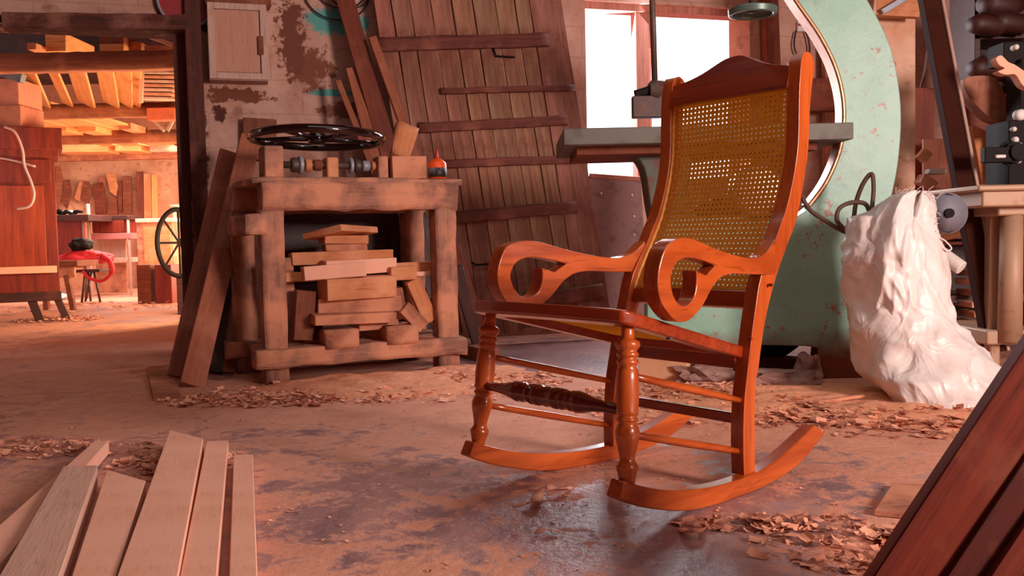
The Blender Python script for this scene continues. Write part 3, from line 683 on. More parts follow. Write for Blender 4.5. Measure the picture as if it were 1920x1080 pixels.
for (x0, y0, x1, y1, w_) in ((708, 84, 1030, 75, .085), (826, 171, 1078, 165, .035), (785, 240, 1062, 226, .062), (830, 308, 1100, 298, .05), (852, 408, 1082, 388, .075), (985, 566, 1130, 545, .09)):
    board('batten', None, None, dplane(x0, y0, .035), dplane(x1, y1, .035), w_, .028, CLEAT, dn, parent=pdoor, rough=.004)
bm = bmesh.new(); tube(bm, [dplane(885, 492, .03), dplane(893, 497, .06), dplane(918, 495, .06), dplane(925, 490, .03)], .006, 8); obj('pull_handle', bm, BLACK, pdoor, Matrix.Identity(4), smooth=True, label='black iron pull handle')
bm = bmesh.new(); tube(bm, [dplane(925, 90, .04), dplane(930, 105, .04), dplane(965, 107, .045)], .006, 8); obj('hook', bm, BLACK, pdoor, Matrix.Identity(4), smooth=True, label='black iron hook')
board('leaning_lath', 'reddish slat leaning on the floor between workbench and plank door, right one', 'slat', FL(915, 652, .01), AT(852, 462, 5.0), .05, .02, RUST, V((.3, -1, 0)), 'slats between workbench and plank door')
board('leaning_lath', 'dark slat leaning on the floor right beside the workbench foot', 'slat', FL(903, 664, .01), AT(855, 500, 4.85), .07, .02, DARK, V((.3, -1, 0)), 'slats between workbench and plank door')
board('floor_timber', 'squared timber lying on the floor against the plank door behind the chair leg', 'timber', FL(868, 655, .035), FL(925, 668, .035), .07, .07, BRWN)

# riveted sheet below the window
sh = thing('riveted_sheet', 'grey-pink metal sheet with bright rivets standing under the window', 'metal sheet', WL(1160, 600, .10))
c0, c1, c2_, c3 = WL(1104, 330, .10), WL(1200, 336, .10), WL(1215, 600, .16), WL(1120, 600, .16)
bm = slab([V((0, 0, 0)), V((1, 0, 0)), V((1, 1, 0)), V((0, 1, 0))], [], lambda a, b, s: c0.lerp(c1, a).lerp(c3.lerp(c2_, a), b) + WN * (s * .012))
obj('sheet', bm, plain('old_sheet', (150, 112, 108), .55, .2, c2=(120, 84, 80), bmp=.2), sh, Matrix.Identity(4))
for (a, b_) in ((.82, .27), (.80, .40), (.72, .5), (.35, .62), (.12, .60), (.8, .12), (.2, .12), (.78, .62)):
    c_ = c0.lerp(c1, a).lerp(c3.lerp(c2_, a), b_) + WN * .014; bm = bmesh.new(); tube(bm, [c_, c_ + WN * .006, c_ + WN * .009], [.009, .007, .002], 12)
    obj('rivet', bm, plain('bright_rivet', (250, 236, 240), .25, .6, bmp=0) if 'rvt' not in globals() else rvt, sh, Matrix.Identity(4), smooth=True)
board('sheet_frame', None, None, c0 + WN * .012, c1 + WN * .012, .03, .02, FRM, WN, parent=sh)

# ------------------------------------------------------------------ BANDSAW
SY = 4.0
saw = thing('band_saw', 'huge old green cast-iron band saw with a curved frame and a long steel table', 'band saw', AT(1450, 700, SY) * 1.0)
saw.location.z = 0
saw_inv = Matrix.Translation(saw.location).inverted()
def sp_(x, y, Y=SY): p = AT(x, y, Y); return V((p.x, p.z, 0))
inner = [(1455, -60), (1490, 0), (1535, 65), (1565, 125), (1580, 185), (1581, 240), (1572, 290), (1548, 345), (1515, 390), (1480, 412)]
outer = [(1230, 420), (1215, 470), (1212, 640), (1290, 648), (1510, 648), (1530, 668), (1545, 718), (1560, 742), (1625, 748), (1650, 735), (1655, 600), (1652, 430), (1668, 370), (1680, 310), (1686, 240), (1684, 180), (1672, 110), (1652, 55), (1622, 0), (1590, -60)]
oi = catmull([(sp_(*p).x, sp_(*p).y) for p in inner], 4) + [sp_(1300, 404)]
oo = catmull([(sp_(*p).x, sp_(*p).y) for p in outer[:3]], 2) + catmull([(sp_(*p).x, sp_(*p).y) for p in outer[3:]], 3)
oo = [V((p.x, max(p.y, .0), 0)) for p in oo]
def sfr(a, b, s): return V((a - saw.location.x, (0 if s == 0 else .10) + SY - saw.location.y - .02, b))
bm = slab(oi + oo, [], sfr); obj('frame', bm, GREEN, saw, bevel=.02, seg=3)
# inner rim flange
path = [V((p.x, SY, p.y)) for p in catmull([(sp_(*p).x, sp_(*p).y) for p in inner[:9]], 5)]
bm = bmesh.new(); prev = None
for i, p in enumerate(path):
    t = (path[min(i + 1, len(path) - 1)] - path[max(i - 1, 0)]).normalized(); nrm = V((-t.z, 0, t.x)).normalized()
    if nrm.x > 0: nrm = -nrm
    q = [bm.verts.new(saw_inv @ v) for v in (p + V((0, -.035, 0)) + nrm * .0, p + V((0, -.035, 0)) + nrm * .018, p + V((0, .06, 0)) + nrm * .018, p + V((0, .06, 0)))]
    if prev:
        for k in range(4): bm.faces.new((prev[k], prev[(k + 1) % 4], q[(k + 1) % 4], q[k]))
    else: bm.faces.new(q)
    prev = q
bm.faces.new(prev[::-1]); obj('inner_rim', bm, BRONZE, saw, bevel=.006, label='worn coppery metal rim inside the curve')
# table
tA = AT(1056, 242, 3.85); tB = AT(1581, 240, 3.95); zt1 = tA.z; 
tab = slab([V((tA.x, 0, 0)), V((tB.x, 0, 0)), V((tB.x, .52, 0)), V((tA.x, .62, 0))], [], lambda a, b, s: V((a - saw.location.x, 3.83 + b - saw.location.y, zt1 - (0 if s else .068))))
obj('table', tab, TABLEM, saw, bevel=.004, label='long grey steel table')
bm = slab([V((tA.x + .06, 0, 0)), V((tB.x - .12, 0, 0)), V((tB.x - .12, .40, 0)), V((tA.x + .06, .48, 0))], [], lambda a, b, s: V((a - saw.location.x, 3.92 + b - saw.location.y, zt1 - (.066 if s else .10)))); obj('table_rib', bm, RUSTM, saw)
# trunnion bracket
tr_ = [(1180, 292), (1200, 320), (1210, 380), (1222, 440), (1238, 480), (1300, 480), (1290, 420), (1280, 340), (1290, 292)]
bm = slab(catmull([(sp_(*p, 4.15).x, sp_(*p, 4.15).y) for p in tr_], 3), [], lambda a, b, s: V((a - saw.location.x, (4.03 if s == 0 else 4.20) - saw.location.y, b))); obj('bracket', bm, plain('dull_green', (84, 92, 80), .6, c2=(98, 56, 44), lo=.45, hi=.6), saw, bevel=.01, label='dull green cast bracket under the table')
# guide head
gx = AT(1232, 180, 3.98)
bm = bmesh.new(); c_ = AT(1213, 201, 3.95); box(bm, saw_inv @ c_, (.125, .05, .09)); gh = obj('guide_head', bm, IRON, saw, bevel=.004)
bm = bmesh.new(); c_ = saw_inv @ AT(1236, 172, 3.98); tube(bm, [c_ + V((-.045, -.03, 0)), c_ + V((-.03, -.03, 0)), c_ + V((.04, .02, 0))], [.035, .046, .046], 20); obj('guide_roller', bm, IRON, gh, smooth=False)
bm = bmesh.new(); c_ = saw_inv @ AT(1200, 178, 3.95); tube(bm, [c_ + V((-.02, 0, 0)), c_ + V((.05, 0, .02))], .02, 12); obj('guide_bolt', bm, BLACK, gh)
c_ = saw_inv @ AT(1228, 165, 4.0); bm = bmesh.new(); tube(bm, [c_, c_ + V((-.01, 0, .6))], .013, 12); obj('guide_post', bm, IRON, saw, smooth=True)
# hand wheel up high
c_ = saw_inv @ AT(1411, 22, 3.8); bm = bmesh.new()
N = 40; rr = .095
pr_ = [(rr - .016, -.012), (rr, -.014), (rr + .002, .012), (rr - .02, .018), (.02, .012), (.02, .004), (rr - .02, .002)]
rings = [[bm.verts.new(c_ + V((r * math.cos(2 * math.pi * i / N), r * math.sin(2 * math.pi * i / N), z))) for r, z in pr_] for i in range(N)]
for i in range(N):
    for k in range(7): bm.faces.new((rings[i][k], rings[i][(k + 1) % 7], rings[(i + 1) % N][(k + 1) % 7], rings[(i + 1) % N][k]))
hw = obj('hand_wheel', bm, plain('greygreen', (92, 108, 100), .4, .3), saw, bevel=.003, label='grey-green disc-shaped hand wheel')
bm = bmesh.new(); tube(bm, [c_ + V((0, 0, -.004)), c_ + V((0, 0, .45))], .016, 12); obj('spindle', bm, IRON, hw, smooth=True)
# wheels
def wheelmesh(c, r, w_, rim=.05, hubr=.06):
    bm = bmesh.new(); N = 56
    pr2_ = [(r, -w_ / 2), (r, w_ / 2), (r - rim, w_ / 2), (r - rim, -w_ / 2)]
    rg = [[bm.verts.new(c + V((q * math.cos(2 * math.pi * i / N), y, q * math.sin(2 * math.pi * i / N)))) for q, y in pr2_] for i in range(N)]
    for i in range(N):
        for k in range(4): bm.faces.new((rg[i][k], rg[i][(k + 1) % 4], rg[(i + 1) % N][(k + 1) % 4], rg[(i + 1) % N][k]))
    tube(bm, [c + V((0, -w_ * .2, 0)), c + V((0, w_ * .2, 0))], r - rim * .5, 48)
    for i in range(6):
        a = math.pi * i / 3; tube(bm, [c + V((math.cos(a) * hubr * .7, 0, math.sin(a) * hubr * .7)), c + V((math.cos(a) * (r - rim), 0, math.sin(a) * (r - rim)))], .018, 8)
    tube(bm, [c + V((0, -w_ * .6, 0)), c + V((0, w_ * .6, 0))], hubr, 20); return bm
wc = AT(1395, 695, 4.25); r_low = .40
obj('lower_wheel', wheelmesh(saw_inv @ V((wc.x, 4.30, .012 + r_low)), r_low, .06), BLACK, saw, label='black lower wheel, its bottom edge showing under the frame')
bm = bmesh.new(); c_ = saw_inv @ AT(1422, 356, 3.93); tube(bm, [c_ + V((0, .12, 0)), c_ + V((0, 0, 0)), c_ + V((0, -.012, 0))], [.105, .105, .09], 36); tube(bm, [c_ + V((0, .5, -.0)), c_ + V((0, .1, 0))], .03, 12); obj('pale_disc', bm, SKYP, saw, bevel=.003, label='pale round metal disc seen through the cane')  # pale disc with a stub behind it, set on the saw
bm = bmesh.new(); box(bm, saw_inv @ V((AT(1450, 700, SY).x + .05, 4.42, .03)), (1.05, .5, .06)); obj('base_plate', bm, RUSTM, saw)
# cable loop on saw
cable = [AT(1505, 372, 3.75), AT(1520, 395, 3.72), AT(1545, 412, 3.7), AT(1570, 428, 3.68), AT(1590, 436, 3.68), AT(1570, 415, 3.66), AT(1573, 392, 3.66), AT(1595, 380, 3.66), AT(1622, 382, 3.66), AT(1632, 400, 3.67), AT(1636, 380, 3.7), AT(1638, 350, 3.72), AT(1634, 326, 3.74), AT(1618, 345, 3.76), AT(1605, 380, 3.78), AT(1600, 420, 3.76)]
bm = bmesh.new(); tube(bm, catmull(cable, 6), .009, 8); setp(obj('cable', bm, CABLE, smooth=True), 'brown rubber cable looping in front of the green saw frame beside the sack', 'cable')

# things at the foot of the saw
board('pale_block', 'pale clean box-shaped board standing on edge behind the front legs of the chair', 'board', FL(1203, 712, .0) + V((0, .05, .07)), FL(1296, 716, .0) + V((0, .05, .07)), .05, .15, CARD, V((0, 0, 1)))
def rubble(name, label, px, py, sx, sy, sz, seed):
    bm = bmesh.new(); bmesh.ops.create_icosphere(bm, subdivisions=3, radius=1)
    for v in bm.verts:
        n_ = noise.noise(v.co * 1.7 + V((seed, 0, 0))) + .5 * noise.noise(v.co * 5 + V((seed, 0, 0))); v.co = V((v.co.x * sx, v.co.y * sy, max(-.9, min(.6, v.co.z)) * sz)) * (1 + n_ * .55)
    p = FL(px, py); o = obj(name, bm, STONE, None, Matrix.Translation(p + V((0, sy * .5, sz * .55)))); return setp(o, label, 'stone')
rubble('stone', 'grey lump of concrete on the floor between the chair legs and the saw wheel', 1322, 716, .13, .09, .055, 1)
rubble('stone', 'pinkish broken slab on the floor in front of the saw wheel', 1470, 724, .16, .08, .05, 5)
rubble('stone', 'small pale broken stone at the right of the saw wheel pit', 1520, 712, .055, .05, .09, 9)
board('floor_slat', 'thin grey slat lying on the floor in front of the broken slab', 'slat', FL(1400, 731, .012), FL(1545, 726, .012), .02, .015, DUSTY)
board('floor_slat', 'thin brown slat lying on the shavings near the sack', 'slat', FL(1450, 765, .012), FL(1620, 742, .03), .018, .012, DUSTY)

# ------------------------------------------------------------------ pillar, brick wall side, leaning beam
PXL, PXR = AT(1655, 200, 5.0), AT(1716, 200, 5.0)
bm = bmesh.new(); box(bm, ((PXL.x - .12 + PXR.x) / 2, 5.12, ZC / 2), (PXR.x - PXL.x + .12, .24, ZC)); struct('wall_pillar', bm, wall_mat('pillar_plaster', (232, 186, 160), (214, 150, 118), None, [], 1.6))
pc = AT(1690, 12, 4.92)
board('shelf_bracket_board', 'orange board fixed across the top of the pale pillar', 'board', AT(1640, 8, 4.9), AT(1722, 12, 4.9), .12, .05, ORNG, V((0, -1, 0)))
board('metal_strip', 'grey metal strip crossing the orange board on the pillar', 'metal strip', AT(1655, 22, 4.84), AT(1705, -8, 4.84), .03, .012, GREYP, V((0, -1, 0)))
bA, bB = AT(1868, 660, 4.1), AT(1738, -40, 4.35)
BEAMP = plain('dark_brown_paint', (60, 26, 18), .9, var=.2); BEAMP.node_tree.nodes['Principled BSDF'].inputs['Specular IOR Level'].default_value = .1
bt_ = thing('leaning_beam', 'long dark steel beam with a pale edge leaning from floor to ceiling at the right', 'beam', FL(1868, 700))
M = frame(bA, bB, V((0, -1, 0))); L = (bB - bA).length
bm = B((L / 2, .01, 0), (L, .075, .06)); obj('web', bm, BEAMP, bt_, M, bevel=.003)
bm = B((L / 2, -.035, -.0), (L, .014, .085)); obj('edge', bm, plain('pale_edge_paint', (168, 124, 108), .5, var=.2), bt_, M, bevel=.002, label='pale edge strip')
# ladder-like wires behind pillar
bm = bmesh.new(); tube(bm, catmull([AT(1712, 190, 5.6), AT(1725, 170, 5.6), AT(1738, 110, 5.6), AT(1742, 40, 5.6), AT(1742, -40, 5.6)], 5), .008, 8); setp(obj('wall_cable', bm, CABLE, smooth=True), 'thin cable curving down the block wall right of the pale pillar', 'cable')
# socket + cable left of the C frame
sk = thing('wall_switch', 'pale switch box with a dark red band on the wall beside the saw', 'switch', WL(1502, 50, .02))
obj('box', B((0, 0, 0), (.06, .03, .07)), WHITEP, sk, bevel=.004); obj('band', B((0, -.017, .01), (.055, .006, .015)), REDM, sk)
bm = bmesh.new(); tube(bm, catmull([WL(1492, 58, .03), WL(1489, 85, .04), WL(1496, 105, .04), WL(1508, 108, .04), WL(1518, 95, .04), WL(1515, 70, .04), WL(1510, 60, .03)], 5), .006, 8); obj('cable', bm, CABLEK, sk, Matrix.Identity(4), smooth=True)
board('wall_post', 'dark brown upright post between window and saw frame', 'post', WL(1462, 520, .06), WL(1440, -60, .06), .11, .06, RUST, WN)
board('wall_post', 'pale upright board just inside the curve of the saw frame', 'post', WL(1556, 560, .10), WL(1552, -60, .10), .085, .05, DUSTY, WN)
board('brown_shelf', 'brown shelf board crossing behind the chair top at the saw curve', 'shelf', WL(1500, 180, .14), WL(1640, 178, .14), .16, .22, RUST, V((0, 0, 1)))

# ------------------------------------------------------------------ SACK
lev = [ # py, left px, right px, centre depth, depth radius
 (783, 1722, 1760, 3.16, .03), (776, 1700, 1796, 3.20, .10), (764, 1692, 1822, 3.26, .17), (742, 1668, 1845, 3.33, .22), (722, 1640, 1858, 3.38, .24), (700, 1618, 1866, 3.42, .25),
 (680, 1608, 1864, 3.45, .24), (655, 1603, 1842, 3.47, .22), (628, 1600, 1806, 3.48, .20), (600, 1596, 1780, 3.49, .18), (570, 1592, 1772, 3.50, .165), (530, 1587, 1768, 3.51, .16), (490, 1584, 1762, 3.52, .155), (450, 1584, 1756, 3.53, .15), (425, 1590, 1752, 3.54, .14),
 (405, 1598, 1752, 3.55, .12), (392, 1640, 1754, 3.56, .09), (378, 1656, 1754, 3.56, .07), (364, 1676, 1750, 3.56, .05)]
sack = thing('sack', 'large crumpled white woven plastic sack slumped on the floor against the green saw', 'sack', FL(1740, 770))
bm = bmesh.new(); NS = 96; rows = []
# refine levels by interpolation
lv = []
for i in range(len(lev) - 1):
    for k in range(5): t = k / 5; lv.append(tuple(a + (b - a) * t for a, b in zip(lev[i], lev[i + 1])))
lv.append(lev[-1])
for (py, xl, xr, yc, ry) in lv:
    a, b_ = AT(xl, py, yc), AT(xr, py, yc); z = max(.012, (a.z + b_.z) / 2); cxm = (a.x + b_.x) / 2; rx = (b_.x - a.x) / 2
    row = []
    for k in range(NS):
        th = 2 * math.pi * k / NS; c_, s_ = math.cos(th), math.sin(th)
        p = V((cxm + rx * (abs(c_) ** .85) * (1 if c_ > 0 else -1), yc + ry * s_, z))
        nrm = V((c_ * .6, s_, .1)).normalized()
        q = p * 3.2
        fold = 1 - abs(noise.noise(V((q.x * 1.1 + q.z * .7, q.y * 1.4, q.z * .45)) * 1.6)) * 3.4
        fold2 = 1 - abs(noise.noise(V((q.x * 2.2 - q.z * 1.2, q.y * 2.4, q.z * 1.3)) + V((9, 2, 4)))) * 3.4
        fine = noise.noise(q * 5)
        amp = .015 * min(1, ry / .12)
        fold3 = 1 - abs(noise.noise(V((q.x * 3.4 + q.z * 2.6, q.y * 3.4, q.z * 2.4 - q.x)) + V((2, 8, 1)))) * 3.4
        p = p + nrm * (max(-1, fold) * amp + max(-1, fold2) * amp * .7 + max(-1, fold3) * amp * .35 + fine * .002 - amp * .6)
        p.z = max(.006, p.z + noise.noise(q * 1.5) * .012)
        row.append(bm.verts.new(p - sack.location))
    rows.append(row)
for i in range(len(rows) - 1):
    for k in range(NS): bm.faces.new((rows[i][k], rows[i][(k + 1) % NS], rows[i + 1][(k + 1) % NS], rows[i + 1][k]))
bm.faces.new(rows[0][::-1])
def sack_mat():
    m_, nt, p = mnew('woven_plastic'); v = coords(nt); n1 = noi(nt, v, 4, 5, .6); n = noi(nt, v, 60, 2)
    nt.links.new(mixc(nt, rgb((232, 218, 212)), rgb((210, 186, 176)), ramp(nt, n1, .45, .7)), p.inputs['Base Color']); p.inputs['Roughness'].default_value = .42
    def ridge(sc_, dist, wgt, sx=(1, 1, 1)):
        q = noi(nt, coords(nt, sx), sc_, 2, .5, dist); m1 = nn(nt, 'ShaderNodeMath', operation='SUBTRACT'); nt.links.new(q, m1.inputs[0]); m1.inputs[1].default_value = .5
        m2 = nn(nt, 'ShaderNodeMath', operation='ABSOLUTE'); nt.links.new(m1.outputs[0], m2.inputs[0]); m3 = nn(nt, 'ShaderNodeMath', operation='MULTIPLY'); nt.links.new(m2.outputs[0], m3.inputs[0]); m3.inputs[1].default_value = -wgt; return m3.outputs[0]
    a1 = nn(nt, 'ShaderNodeMath', operation='ADD'); nt.links.new(ridge(5, .6, 4.0, (1, 1, .6)), a1.inputs[0]); nt.links.new(ridge(11, .8, 1.6, (1, 1, .8)), a1.inputs[1])
    bump(nt, p, a1.outputs[0], .55, .02); return m_
SACKM = sack_mat()
obj('bag', bm, SACKM, sack, smooth=True)
# turned down flap of the mouth
flL = [(358, 1700), (366, 1672), (385, 1650), (410, 1634), (450, 1624), (500, 1619), (560, 1619), (600, 1626), (625, 1640), (646, 1660)]
flR = [(358, 1742), (366, 1748), (385, 1755), (410, 1757), (450, 1760), (500, 1766), (560, 1770), (590, 1768), (615, 1730), (640, 1690)]
bm = bmesh.new(); rws = []; NU, NV = 44, 60
def tab2(T, y): return lerp_tab(T, y)
for j in range(NV + 1):
    tt = j / NV; row = []
    for i in range(NU + 1):
        u = i / NU; yl = 358 + (646 - 358) * tt; yr = 358 + (640 - 358) * tt
        x = tab2(flL, yl) * (1 - u) + tab2(flR, yr) * u; y = yl * (1 - u) + yr * u
        dx = 2 * u - 1; Y = 3.385 + .10 * dx ** 4 * (1 if u < .5 else .8) + .04 * max(0, .25 - tt) * 4 - .045 * (1 - dx * dx) * min(1, tt * 2.5)
        q = V((u * 1.6 + tt * .5, tt * 1.5 - u * .4, 4.2))
        r1 = 1 - abs(noise.noise(V((q.x * 2.6, q.y * .8, 1.7)))) * 3.0
        r2 = 1 - abs(noise.noise(V((q.x * 2.0 - q.y * 2.2, q.y * 2.4 + q.x, 7.7)))) * 3.0
        gro = -math.exp(-((u - .62 + .12 * (tt - .3)) / .045) ** 2) * max(0, 1 - tt / .55)
        Y -= .014 * max(-1, r1) + .010 * max(-1, r2) + .035 * gro + .003 * noise.noise(q * 9)
        row.append(bm.verts.new(AT(x + 3 * noise.noise(V((tt * 9, u * 3, 2))), y + 3 * noise.noise(V((u * 9, 5, tt))), Y) - sack.location))
    rws.append(row)
for j in range(NV):
    for i in range(NU): bm.faces.new((rws[j][i], rws[j][i + 1], rws[j + 1][i + 1], rws[j + 1][i]))
o = obj('folded_mouth', bm, SACKM, sack, smooth=True); so = o.modifiers.new('s', 'SOLIDIFY'); so.thickness = .003
bm = bmesh.new(); random.seed(3)
for k in range(46):
    t = k / 45; p = AT(1680 + 72 * min(1, t * 2), 362 + max(0, t - .45) * 190, 3.42) + V((0, random.uniform(-.02, .04), 0)); d = V((random.uniform(-.2, .9), random.uniform(-.4, .1), random.uniform(-.5, .9))) * .03
    tube(bm, [p, p + d * .5 + V((0, 0, .004)), p + d], [.0016, .0012, .0008], 5)
for pts in ([(1756, 445), (1770, 450), (1784, 465), (1776, 470), (1764, 462)], [(1768, 500), (1768, 540), (1775, 545), (1770, 560), (1766, 570)]):
    tube(bm, catmull([AT(x, y, 3.42) for x, y in pts], 5), .003, 6)
for v in bm.verts: v.co -= sack.location
o = obj('frayed_threads', bm, SACKM, sack, smooth=True); o['kind'] = 'stuff'
bm = bmesh.new(); tube(bm, [AT(1757, 470, 3.62), AT(1803, 503, 3.55)], .028, 16); setp(obj('paper_roll', bm, WHITEP, bevel=.003), 'short white roll sticking out at the right of the sack', 'roll')
# grinder disc
gp = AT(1775, 400, 3.95)
gr = thing('grinding_wheel', 'grey-blue dished metal disc standing behind the top of the sack', 'disc', gp)
bm = bmesh.new(); tube(bm, [(0, .05, 0), (0, .02, 0), (0, -.01, 0), (0, -.018, 0), (0, 0, 0), (0, .0, 0)], [.05, .075, .086, .080, .055, .03], 36); obj('dish', bm, GREYP, gr, smooth=True)
bm = bmesh.new(); tube(bm, [(0, .0, 0), (0, -.03, 0)], .02, 16); obj('hub', bm, BLACK, gr)

# ------------------------------------------------------------------ right: dark shelving with scraps, machine stand, carved parts
rk = thing('scrap_rack', 'dark rack crammed with wood scraps between sack and machine stand', 'rack', FL(1850, 640))
RY = 4.9
def rkb(x0, y0, x1, y1, d=.4, t=None, Y=RY, mat=DARK, name='shelf'):
    A, B2 = AT(x0, y0, Y), AT(x1, y1, Y); bm = bmesh.new(); c_ = (A + B2) / 2
    box(bm, V((c_.x, Y + d / 2, c_.z)) - rk.location, (abs(B2.x - A.x), d, max(.02, abs(A.z - B2.z)))); return obj(name, bm, mat, rk, bevel=.003)
for yy in (440, 560, 650): rkb(1735, yy - 5, 1960, yy + 5)
rkb(1735, 430, 1748, 700, name='side'); rkb(1950, 60, 1964, 700, name='side')
rkb(1735, 430, 1960, 700, d=.02, Y=5.32, name='back')
random.seed(21)
sc_lab = ['lowest', 'second lowest', 'third lowest', 'third highest', 'second highest', 'highest']
for k, yy in enumerate((605, 588, 570, 548, 528, 512)):
    board('pale_offcut', 'pale offcut end in the dark rack right of the sack, %s of the column' % sc_lab[k], 'wood offcut', AT(1806 + k % 2 * 3, yy, 4.86), AT(1832 - k % 3 * 3, yy - 1, 4.86), .2, .030, DUSTY if k % 2 else RAW, V((0, 0, 1)), 'pale offcut ends in the dark rack')
board('scrap_board', 'short orange scrap sticking out below the grey disc', 'wood offcut', AT(1765, 447, 4.5), AT(1820, 432, 4.4), .08, .03, ORNG)
board('scrap_board', 'thin reddish scrap under the orange one beside the sack', 'wood offcut', AT(1760, 458, 4.6), AT(1792, 456, 4.5), .08, .015, RUST)
# dark shelves at upper right
sh2 = thing('wall_shelf', 'dark wall shelving full of black lumber at the upper right corner', 'shelving', AT(1880, 200, 5.2))
def s2(x0, y0, x1, y1, d, Y, mat, name):
    A, B2 = AT(x0, y0, Y), AT(x1, y1, Y); c_ = (A + B2) / 2; bm = bmesh.new(); box(bm, V((c_.x, Y + d / 2, c_.z)) - sh2.location, (abs(B2.x - A.x), d, abs(A.z - B2.z))); return obj(name, bm, mat, sh2, bevel=.003)
s2(1828, -40, 2000, 230, .03, 5.5, DARK, 'back'); s2(1828, 62, 2000, 70, .3, 5.2, DARK, 'shelf'); s2(1828, 150, 2000, 160, .3, 5.2, DARK, 'shelf'); s2(1828, -40, 1838, 230, .3, 5.2, DARK, 'side')
labs = ['black-brown log end on the upper wall shelf, leftmost', 'dark twisted log on the upper wall shelf at the frame edge', 'dark round log on the lower wall shelf, left', 'dark knotty log on the lower wall shelf, right', 'thick dark log at the very top of the wall shelving']
for k, (x, y, r) in enumerate(((1858, 46, .06), (1900, 42, .065), (1858, 128, .06), (1902, 126, .07), (1880, 8, .075))):
    p = AT(x, y, 5.12); bm = bmesh.new(); tube(bm, [p + V((-.10, 0, 0)), p + V((-.05, .03, .01)), p + V((.05, .02, -.01)), p + V((.11, .05, .01))], [r * .7, r, r * .9, r * .6], 10)
    setp(obj('log', bm, DARK, smooth=True), labs[k], 'log', 'dark logs on the wall shelving')
# carved parts / yellowish boards
def flat(name, label, cat, pts, Y, th, mat, grp=None, sm=True, par=None):
    c0_ = AT(pts[0][0], pts[0][1], Y); pp = [(AT(x, y, Y).x - c0_.x, AT(x, y, Y).z - c0_.z) for x, y in pts]
    pp = catmull(pp, 5, closed=True) if sm else [V((a, b, 0)) for a, b in pp]
    o = obj(name, slab(pp, [], lambda a, b, s: V((a, (s - .5) * th, b))), mat, par, Matrix.Translation(c0_), bevel=.004)
    if par is None: setp(o, label, cat, grp)
    return o
flat('carved_part', 'large curved brown sawn timber resting above the machine stand at the right', 'carved timber', [(1800, 150), (1850, 146), (1868, 165), (1880, 182), (1918, 160), (1925, 200), (1905, 245), (1880, 235), (1850, 225), (1822, 200), (1805, 180)], 4.35, .09, LEATH)
flat('carved_part', 'pale carved claw-like chair part pointing left at the right edge of the frame', 'carved timber', [(1862, 112), (1872, 106), (1885, 118), (1900, 125), (1925, 145), (1928, 168), (1912, 162), (1898, 142), (1880, 142), (1866, 136), (1878, 130), (1868, 124)], 4.02, .05, RAW)
flat('yellow_board', 'yellowish sawn board standing behind the black machine arm on the stand', 'board', [(1818, 235), (1878, 258), (1882, 340), (1838, 345)], 4.6, .04, ORNG, sm=False)
flat('brown_board', 'dark brown board standing between the leaning beam and the carved timber', 'board', [(1802, 180), (1850, 215), (1856, 300), (1822, 340)], 4.72, .04, RUST, sm=False)
flat('round_post', 'pale round leg rising behind the black machine parts', 'turned post', [(1866, 215), (1892, 225), (1890, 345), (1866, 345)], 4.5, .06, DUSTY, sm=False)
# machine stand
st = thing('machine_stand', 'beige painted machine stand with a thick top at the right edge of the frame', 'machine stand', FL(1885, 665))
def stp(name, x0, y0, x1, y1, d, Y, mat=BEIGE, bev=.008):
    A, B2 = AT(x0, y0, Y), AT(x1, y1, Y); c_ = (A + B2) / 2; bm = bmesh.new(); box(bm, V((c_.x, Y + d / 2, c_.z)) - st.location, (abs(B2.x - A.x), d, abs(A.z - B2.z))); return obj(name, bm, mat, st, bevel=bev)
stp('top_plate', 1835, 347, 2040, 354, .75, 3.85); stp('top_box', 1842, 354, 2040, 384, .7, 3.88); stp('collar', 1872, 384, 2000, 402, .55, 3.95)
ycol = 4.0
bm = bmesh.new(); a_ = AT(1897, 400, ycol); b__ = AT(1893, 640, ycol); tube(bm, [a_ - st.location, b__ - st.location], [.045, .05], 24); obj('round_column', bm, BEIGE, st, smooth=True)
stp('side_leg', 1858, 384, 1876, 690, .06, 4.05); stp('foot_rail', 1850, 620, 1965, 645, .5, 4.0); stp('foot_rail', 1838, 628, 1862, 700, .12, 4.2)
# black machine on stand
mc = thing('black_machine', 'black machine head with bolts and a slotted plate on top of the beige stand', 'machine', AT(1905, 345, 4.15))
def mcb(name, x0, y0, x1, y1, d, Y, mat=BLACK, **k):
    A, B2 = AT(x0, y0, Y), AT(x1, y1, Y); c_ = (A + B2) / 2; bm = bmesh.new(); box(bm, V((c_.x, Y + d / 2, c_.z)) - mc.location, (abs(B2.x - A.x), d, abs(A.z - B2.z))); return obj(name, bm, mat, mc, bevel=.004, **k)
pt = mcb('slotted_plate', 1847, 276, 1900, 304, .04, 4.0); mcb('slot', 1868, 290, 1887, 296, .02, 3.985, WHITEP, label='pale slot')
mcb('housing', 1892, 225, 1960, 345, .2, 4.05); mcb('upper_motor', 1882, 78, 1960, 118, .14, 4.15); mcb('column', 1914, 110, 1960, 230, .12, 4.12)
for (x, y, r) in ((1905, 262, .014), (1912, 272, .012), (1902, 242, .011), (1911, 302, .010), (1906, 88, .012), (1915, 215, .024)):
    c_ = AT(x, y, 4.03) - mc.location; bm = bmesh.new(); tube(bm, [c_ + V((0, .03, 0)), c_, c_ + V((0, -.008, 0))], [r, r, r * .6], 14); obj('bolt', bm, WHITEP, mc, smooth=True, label='bright bolt head')
bm = bmesh.new(); c_ = AT(1908, 285, 4.0) - mc.location
for k in range(3): tube(bm, [c_ + V((0, .06 - k * .03, 0)), c_ + V((0, .045 - k * .03, 0))], .055 - k * .01, 24)
obj('gear', bm, BLACK, mc)
